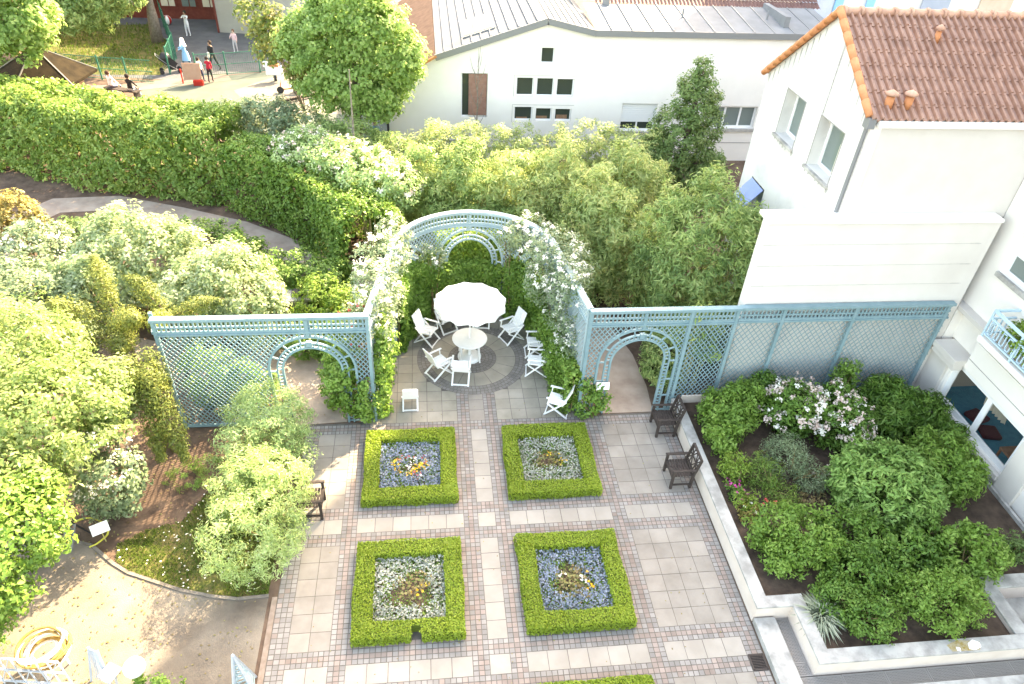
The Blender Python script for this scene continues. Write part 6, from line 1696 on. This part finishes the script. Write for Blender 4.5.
# people
PC = {}
def cloth(col):
    if col not in PC: PC[col] = mat('cloth', col, .85)
    return PC[col]
SKIN = {'light': (.50, .33, .25), 'tan': (.30, .18, .12), 'dark': (.10, .055, .035)}
def person(label, loc, face, h, top, legs, skin='light', hair=(.03, .02, .015), stride=0., armL=(.1, -.05), armR=(.1, -.05), seated=False, scarf=None, lean=0., skirt=None, bag=None, group='people in the playground'):
    """one skinned body: x right, y forward; arm = (forward, up) of the hand"""
    t = thing('person', label, 'person', (*loc, 0.016 if len(loc) < 3 else 0), R(face - 90), group)
    k = h / 1.7
    V, E, RD = [], [], []
    def add(p, r, prev=None):
        V.append((p[0] * k, p[1] * k, p[2] * k)); RD.append(r * k)
        if prev is not None: E.append((prev, len(V) - 1))
        return len(V) - 1
    hz = .92 if not seated else .50
    pel = add((0, 0, hz), .125)
    ch = add((0, lean * .6, hz + .22), .125, pel); sh = add((0, lean, hz + .46), .115, ch)
    nk = add((0, lean * 1.15, hz + .56), .05, sh); hd = add((0, lean * 1.2 + .015, hz + .66), .085, nk); tp = add((0, lean * 1.2 + .005, hz + .78), .07, hd)
    nose = add((0, lean * 1.2 + .115, hz + .67), .014, hd)
    hands = []
    for s, (af, au) in ((-1, armL), (1, armR)):
        a = add((s * .17, lean, hz + .45), .06, sh); el = add((s * .235, lean + af * .45, hz + .20 + au * .35), .042, a)
        hnd = add((s * .22, lean + af, hz - .02 + au), .034, el); fin = add((s * .21, lean + af + .04, hz - .11 + au), .02, hnd); hands += [hnd, fin]
    for s in (-1, 1):
        d = stride * s
        if seated:
            hp = add((s * .10, .04, .48), .09, pel); kn = add((s * .12, .44, .48), .065, hp); an = add((s * .12, .46, .09), .042, kn); add((s * .12, .60, .04), .035, an)
        else:
            hp = add((s * .09, 0, .86), .095, pel); kn = add((s * .10, d * .5 + .03, .48), .062, hp); an = add((s * .10, d - .0, .08), .04, kn); add((s * .105, d + .14, .03), .035, an)
    me = bpy.data.meshes.new('body'); me.from_pydata(V, E, []); me.update()
    o = bpy.data.objects.new('body_cage', me); C.objects.link(o)
    md = o.modifiers.new('skin', 'SKIN')
    for i, sv in enumerate(me.skin_vertices[0].data): sv.radius = (RD[i], RD[i]); sv.use_root = (i == 0)
    o.modifiers.new('sub', 'SUBSURF').levels = 1
    dg = bpy.context.evaluated_depsgraph_get(); dg.update()
    bm_ = bpy.data.meshes.new_from_object(o.evaluated_get(dg))
    bpy.data.objects.remove(o)
    bm_.name = 'body'
    sk = mat('skin', SKIN[skin], .6)
    for m_ in (sk, cloth(top), cloth(legs), M['dark_metal']): bm_.materials.append(m_)
    HP = [Vector(V[i]) for i in hands]
    for pg in bm_.polygons:
        c = pg.center
        q = 1
        if c.z > (hz + .535) * k or min((c - hp_).length for hp_ in HP) < .07 * k: q = 0
        elif c.z < .065 * k: q = 3
        elif c.z < (hz + .03) * k and not (abs(c.x) > .17 * k): q = 2
        pg.material_index = q; pg.use_smooth = True
    bo = bpy.data.objects.new('body', bm_); C.objects.link(bo); bo.parent = t
    mb = MB(); hc = Vector((0, (lean * 1.2 - .012) * k, (hz + .735) * k)); rr = .105 * k
    if scarf:
        mb.lathe([(rr * 1.9, -.34 * k), (rr * 1.25, -.16 * k), (rr * 1.12, 0), (rr * .9, .07 * k), (rr * .4, .115 * k), (.001, .125 * k)], hc - Vector((0, .025 * k, 0)), 14, close=False); obj('headscarf', mb, cloth(scarf), t, smooth=True)
    else:
        mb.lathe([(rr * .92, -.10 * k), (rr * 1.06, -.02 * k), (rr * .95, .045 * k), (rr * .6, .085 * k), (.001, .10 * k)], hc - Vector((0, .028 * k, 0)), 14, close=False); obj('hair', mb, cloth(hair), t, smooth=True)
    if skirt:
        mb = MB(); mb.lathe([(.13 * k, (hz + .10) * k), (.17 * k, hz * k), (.24 * k, (hz - .42) * k)], (0, 0, 0), 16, close=False); obj('skirt', mb, cloth(skirt), t, smooth=True)
    if bag:
        mb = MB(); mb.box((.25 * k, -.02, (hz - .02) * k), (.10, .3, .32)); obj('bag', mb, cloth(bag), t, bevel=.03)
    return t
person('woman in a white headscarf and pale blue coat walking at the fence', (-14.75, 36.6), 200, 1.66, (.20, .42, .62), (.05, .12, .18), 'tan', stride=.28, armL=(.35, .25), armR=(.3, .22), scarf=(.78, .78, .80), skirt=(.22, .44, .64), lean=.06)
person('person dressed in black with a white shoulder bag striding along the fence', (-13.15, 36.3), 240, 1.66, (.02, .02, .022), (.025, .025, .028), 'tan', stride=.34, armL=(.2, .02), armR=(-.1, 0), bag=(.72, .72, .68), lean=.08)
person('child in a red jacket and dark trousers on the green play surface', (-12.95, 34.25), 85, 1.38, (.42, .02, .04), (.03, .03, .035), 'light', stride=.12, armL=(.3, .35), armR=(.0, 0))
person('child in white beside the child in red, half hidden', (-13.45, 34.35), 60, 1.30, (.72, .72, .73), (.03, .04, .10), 'light', stride=.1)
person('person dressed all in white standing on the grey school yard', (-16.3, 43.2), 250, 1.55, (.74, .74, .74), (.72, .72, .72), 'tan', stride=.06, armL=(.3, .5), armR=(.25, .4))
person('child in pink with bare legs by the school yard fence', (-12.7, 40.0), 260, 1.32, (.70, .46, .46), (.50, .46, .46), 'light', (.12, .06, .03), stride=.1, armR=(.25, .25))
person('child in white and pink standing by the beige school wall', (-11.2, 41.6), 250, 1.35, (.72, .60, .60), (.05, .12, .15), 'light', stride=.1)
person('dark haired child in a white top at the beige wall, under the slender tree', (-10.9, 42.9), 200, 1.30, (.72, .72, .74), (.10, .10, .12), 'tan', stride=.05)
t = thing('park_bench', 'dark bench behind the hedge under the two seated people', 'bench', (-16.85, 31.75, 0), R(-20))
mb = MB(); mb.box((0, 0, .41), (2.0, .42, .05)); obj('seat', mb, M['dark_wood'], t)
for s in (-1, 1): mb = MB(); mb.box((s * .85, 0, .19), (.08, .38, .38)); obj('leg', mb, M['dark_wood'], t)
person('seated dark haired person in black behind the hedge', (-16.3, 31.5), 70, 1.66, (.02, .02, .024), (.5, .5, .52), 'tan', seated=True, armL=(.3, .1), armR=(.3, .1))
person('seated person in a pale grey top at the hut end of the bench', (-17.4, 31.95), 60, 1.66, (.62, .60, .60), (.12, .12, .16), 'light', (.06, .03, .02), seated=True, armL=(.3, .1), armR=(.3, .1))
person('person in a blue top standing at the left corner of the white house', (-3.35, 24.6), 270, 1.6, (.16, .28, .45), (.03, .03, .04), 'tan', stride=.08, group='people by the house')
